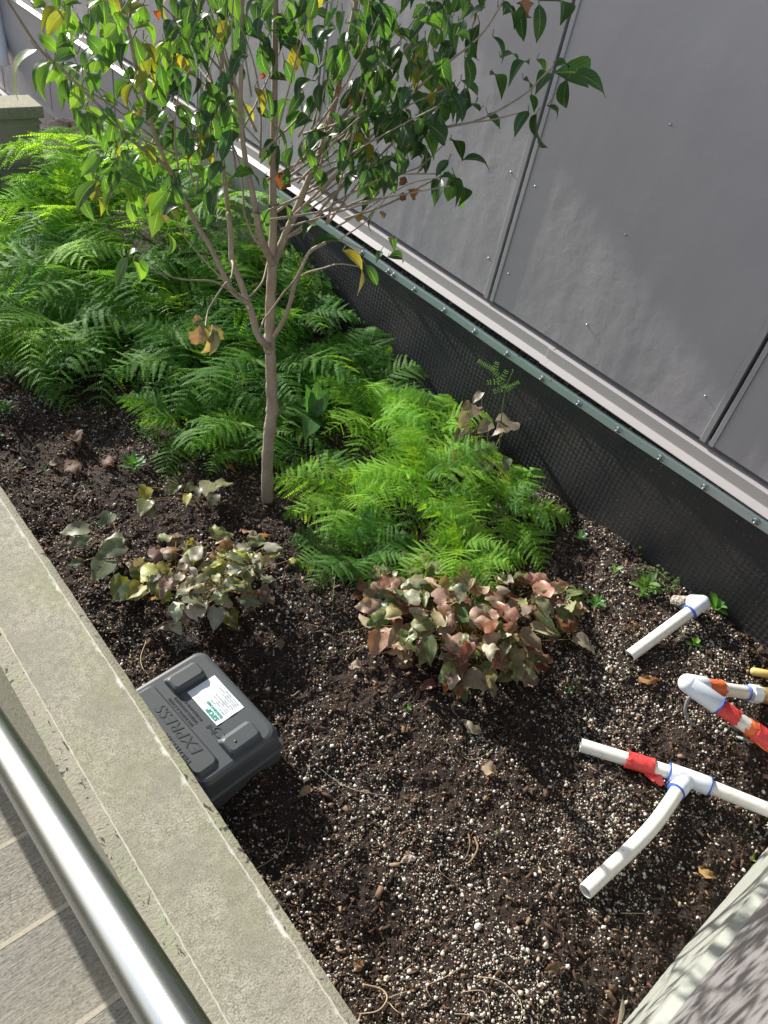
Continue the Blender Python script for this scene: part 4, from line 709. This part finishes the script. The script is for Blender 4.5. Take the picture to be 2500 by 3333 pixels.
b = MB(); loft(b, [ring(XL+.006, -.134, .020, .268, .012, .1008), ring(XL+.008, -.139, .027, .262, .012, .1075)]); bevel(b.build('raised_panel', MT['box'], bs), .002)
for (x0, x1, y0, y1) in ((-.112, -.030, .011, .066), (-.113, -.030, .211, .263)):
    b = MB(); loft(b, [ring(x0, x1, y0, y1, .008, .1008), ring(x0+.003, x1-.002, y0+.004, y1-.010, .008, .113), ring(x0+.007, x1-.006, y0+.008, y1-.014, .008, .1165)]); bevel(b.build('raised_block', MT['box'], bs), .002, 3)
b = MB(); b.tube([(-.087, .034, .112), (-.087, .034, .1172)], .0035, 12); b.build('lock_pin', MT['boxdark'], bs)
# sticker, slightly wrinkled
xs = np.linspace(-.089, -.016, 14); ys = np.linspace(.095, .203, 20); vs = [(x, y, .1016+.0006*math.sin(x*160+y*60)*math.sin(y*110)) for x in xs for y in ys]
b = MB(); b.add(vs, [(i*20+j, (i+1)*20+j, (i+1)*20+j+1, i*20+j+1) for i in range(13) for j in range(19)], smooth=True); stk = b.build('sticker', MT['paper'], bs)
def text(body, x, y, z, size, mat, parent, name='lettering', ext=.0004, rz=math.pi/2, shear=0, bold=0, align='LEFT', sx=1):
    cu = bpy.data.curves.new(name, 'FONT'); cu.body = body; cu.size = size; cu.extrude = ext; cu.shear = shear; cu.offset = bold; cu.align_x = align; cu.resolution_u = 3
    to = bpy.data.objects.new('tmp', cu); C.objects.link(to); dg = bpy.context.evaluated_depsgraph_get(); me = bpy.data.meshes.new_from_object(to.evaluated_get(dg)); C.objects.unlink(to); bpy.data.objects.remove(to)
    me.materials.clear(); me.materials.append(mat); o = bpy.data.objects.new(name, me); C.objects.link(o); o.parent = parent; o.location = (x, y, z); o.rotation_euler = (0, 0, rz); o.scale = (sx, 1, 1); return o
text('EXPRESS', -.146, .062, .1078, .036, MT['boxdark'], bs, ext=.0007, shear=.25, sx=1.07)
text('PROTECTA', -.180, .058, .1078, .017, MT['boxdark'], bs, ext=.0007, bold=.0003, sx=1.0)
text('TIER II DOG & CHILD', -.125, .126, .1010, .0095, MT['boxdark'], bs, bold=.0002)
text('TAMPER-RESISTANT', -.114, .126, .1010, .0095, MT['boxdark'], bs, bold=.0002)
text('SECURED BAIT STATION', -.103, .126, .1010, .0080, MT['boxdark'], bs, bold=.0002)
text('Bell', -.097, .082, .1010, .017, MT['boxdark'], bs, bold=.0003, shear=.2)
b = MB(); q = [Vector((-.096+.009*math.cos(a), .079+.014*math.sin(a), .1012)) for a in np.linspace(0, 6.283, 25)]; b.tube(q, .0008, 5); b.build('emblem', MT['boxdark'], bs)
text('STOP', -.0755, .106, .1028, .0150, MT['green_ink'], stk, ext=.0001, bold=.0006)
text('BUGGING ME!', -.0665, .106, .1028, .0080, MT['green_ink'], stk, ext=.0001, bold=.0003)
for k, s in enumerate(('2890 48, A T S # 100', 'Santa R A PALM', '(206) Target 025 (2547)', 'contactus@bugging.com', 'BLUE: YTRA', 'Active: Difethialone', 'DIFETHIALONE, 136.005%', 'EPA REG# 7969 387')): text(s, -.0585+.0055*k, .108, .1028, .0056, MT['grey_ink'], stk, ext=.0001)

# ------------------------------------------------------------------ white pipes
PR = .0167
def hollow(mb, pts, r, n=20, wall=.003, **k):
    mb.tube(pts, r, n, cap=False, **k); d = (Vector(pts[1])-Vector(pts[0])).normalized(); p0 = Vector(pts[0]); a = d.orthogonal().normalized(); c_ = d.cross(a)
    vs = []; 
    for rr, o_ in ((r, 0), (r-wall, 0), (r-wall, .03)):
        for j in range(n): q = 2*math.pi*j/n; vs.append(p0+d*o_+a*math.cos(q)*rr+c_*math.sin(q)*rr)
    mb.add(vs, [(i*n+j, i*n+(j+1) % n, (i+1)*n+(j+1) % n, (i+1)*n+j) for i in range(2) for j in range(n)], smooth=False)
def collar(pt, d, r, L, mat, parent, name='glue_ring'):
    b = MB(); d = d.normalized(); b.tube([pt-d*L/2, pt+d*L/2], r, 24); return b.build(name, mat, parent)
def tape(p0, d, L, r, mat, parent, flap=None, seed=0, name='tape'):
    rnd = random.Random(seed); d = d.normalized(); a = d.orthogonal().normalized(); c_ = d.cross(a); n = 28; m = 9; b = MB(); vs = []
    e0 = [rnd.uniform(-.004, .004) for _ in range(n)]; e1 = [rnd.uniform(-.004, .004) for _ in range(n)]
    for i in range(m):
        for j in range(n):
            q = 2*math.pi*j/n; t_ = i/(m-1); off = (1-t_)*e0[j]+t_*e1[j]; rr = r+.0012+.0012*rnd.random()+(.002*math.sin(3*q+seed) if i in (0, m-1) else 0); vs.append(p0+d*(t_*L+off)+a*math.cos(q)*rr+c_*math.sin(q)*rr)
    b.add(vs, [(i*n+j, i*n+(j+1) % n, (i+1)*n+(j+1) % n, (i+1)*n+j) for i in range(m-1) for j in range(n)])
    if flap is not None:
        fd, fl, t0, t1 = flap; w = 7; vs = []; fd = fd.normalized()
        for i in range(7):
            for j in range(w): s = j/(w-1); vs.append(p0+d*(L*(t0+(t1-t0)*s)+rnd.uniform(-.001, .001))+fd*(r*.5+fl*i/6*(1+rnd.uniform(-.1, .1)))+Vector((0, 0, .006+.004*math.sin(i*1.3+j*.8)-.001*i)))
        b.add(vs, [(i*w+j, i*w+j+1, (i+1)*w+j+1, (i+1)*w+j) for i in range(6) for j in range(w-1)])
    o = b.build(name, mat, parent); m_ = o.modifiers.new('t', 'SOLIDIFY'); m_.thickness = .0005; return o
# A: short pipe with elbow
a0 = onsoil(2050, 2135, PR); e = onsoil(2285, 1962, .05); g = onsoil(2205, 1958, .012); dA = (e-a0).normalized()
pa = thing('pipe_elbow', 'short white plastic pipe with elbow running into soil at the foot of the membrane', 'pipe', a0); z0 = -a0
b = MB(); hollow(b, [p-a0 for p in lin(a0, e-dA*.03, 8)], PR); b.build('pipe', MT['pvc'], pa)
dg_ = (g-e).normalized(); b = MB(); b.tube([e-dA*.045-a0, e-dA*.02-a0, e-a0], .0215, 24); b.ball(e-a0, .0216); b.tube([e-a0, e+dg_*.02-a0, e+dg_*.038-a0], .0214, 24); bevel(b.build('elbow', MT['fitting'], pa), .002)
collar(e-dA*.046-a0, dA, .0222, .005, MT['primer'], pa)
b = MB(); b.tube([e+dg_*.035-a0, g-a0+dg_*.01], .0185, 18, noise=.05); b.build('dirty_stub', MT['dirty'], pa)
# tee assembly
c0 = onsoil(1890, 2425, PR+.01); tc = onsoil(2240, 2532, PR+.022); rr_ = onsoil(2560, 2660, PR+.03); b0 = onsoil(1905, 2902, PR+.004)
pb = thing('pipe_tee', 'white plastic pipes joined by a tee with red tape on one arm', 'pipe', c0); d1 = (tc-c0).normalized(); d2 = (rr_-tc).normalized(); d3 = (b0-tc).normalized()
b = MB(); hollow(b, [p-c0 for p in lin(c0, tc-d1*.02, 8)], PR); b.build('pipe', MT['pvc'], pb)
b = MB(); b.tube([p-c0 for p in lin(tc+d2*.02, rr_, 8)], PR, 24); b.build('pipe', MT['pvc'], pb)
mid = onsoil(2085, 2750, PR+.012); mid = (b0+tc)/2+Vector((.012, -.012, .004)); b = MB(); hollow(b, [p-c0 for p in smoothline([b0, mid, tc+d3*.03], 9)], PR); b.build('pipe', MT['pvc'], pb)
b = MB(); b.tube([tc-d1*.044-c0, tc-d1*.02-c0, tc-c0, tc+d2*.02-c0, tc+d2*.048-c0], [.0222, .0215, .021, .0215, .0222], 28); b.tube([tc-c0, tc+d3*.03-c0, tc+d3*.052-c0], [.020, .0215, .0222], 28); bevel(b.build('tee', MT['fitting'], pb), .0015)
collar(tc-d1*.045-c0, d1, .0226, .003, MT['primer'], pb); collar(tc+d2*.049-c0, d2, .0226, .004, MT['primer'], pb); collar(tc+d3*.053-c0, d3, .0226, .003, MT['primer'], pb)
tp = onsoil(2040, 2468, PR+.014); s = (tp-c0).dot(d1); tape(d1*s, d1, .064, PR+.002, MT['tape'], pb, (Vector((-.25, -1, -.1)), .038, .42, 1.05), 3)
# elbow assembly with tapes, raised
E0 = atz(2240, 2225, .16); P1 = atz(2540, 2440, .11); P2 = atz(2440, 2256, .12); pc = thing('taped_pipe', 'white pipe bend wrapped in orange and red tape entering from the right edge', 'pipe', E0); u1 = (P1-E0).normalized(); u2 = (P2-E0).normalized(); RP = .0185
b = MB(); b.tube([p-E0 for p in lin(E0+u1*.03, P1, 8)], RP, 26); b.build('pipe', MT['pvc'], pc)
b = MB(); b.tube([p-E0 for p in lin(E0+u2*.03, P2, 8)], RP*.92, 26); b.build('pipe', MT['pvc'], pc)
b = MB(); b.tube([u1*.085, u1*.04, u1*0], .0240, 28); b.ball((0, 0, 0), .0241); b.tube([u2*0, u2*.03, u2*.052], .0238, 28); bevel(b.build('elbow', MT['fitting'], pc), .002)
collar(u1*.086, u1, .0252, .004, MT['primer'], pc); collar(P2-E0-u2*.01, u2, RP+.0015, .003, MT['primer'], pc)
tape(u1*.088, u1, .052, RP, MT['tape'], pc, None, 5); tape(u1*.165, u1, .060, RP, MT['tape2'], pc, (Vector((-.5, -.8, -.3)), .022, 0, 1), 6); tape(u2*.055, u2, .05, RP, MT['tape2'], pc, None, 8)
tape(u1*.185, u1, .045, RP+.003, MT['tape'], pc, (Vector((-.2, -.9, -.5)), .03, 0, 1), 9)
for k in range(1): b = MB(); b.tube([P2-E0, P2-E0+u2*.028], .0235, 8, smooth=False); b.build('coupling', MT['white'], pc)
b = MB(); b.tube([P2-E0+u2*.028, P2-E0+u2*.10], [.020, .023], 16); b.build('brass_fitting', MT['brass'], pc)
cb = MB(); cb.tube(smoothline([atz(2262, 2252, .12), atz(2238, 2280, .09), atz(2232, 2320, .06), atz(2262, 2365, .03), atz(2330, 2385, .03), atz(2400, 2400, .05), atz(2450, 2415, .09)], 6), .0042, 12); o = cb.build('cable', MT['cable']); tag(o, 'grey cable looping under the taped pipe bend', 'cable')
cb = MB(); cb.tube(smoothline([atz(2380, 2270, .05), atz(2430, 2275, .04), atz(2480, 2310, .03), atz(2490, 2290, .04), atz(2470, 2285, .04)], 6), .004, 10); o = cb.build('cable', MT['cable']); tag(o, 'short dark cable end below the brass fitting at the right edge', 'cable')
p0_, p1_ = atz(2443, 2184, .10), atz(2560, 2205, .12); b = MB(); b.tube([p0_, p0_+(p1_-p0_)*.06, p1_], [.006, .011, .011], 10); o = b.build('valve_handle', MT['yellow']); tag(o, 'yellow plastic valve handle poking in at the right edge', 'handle')
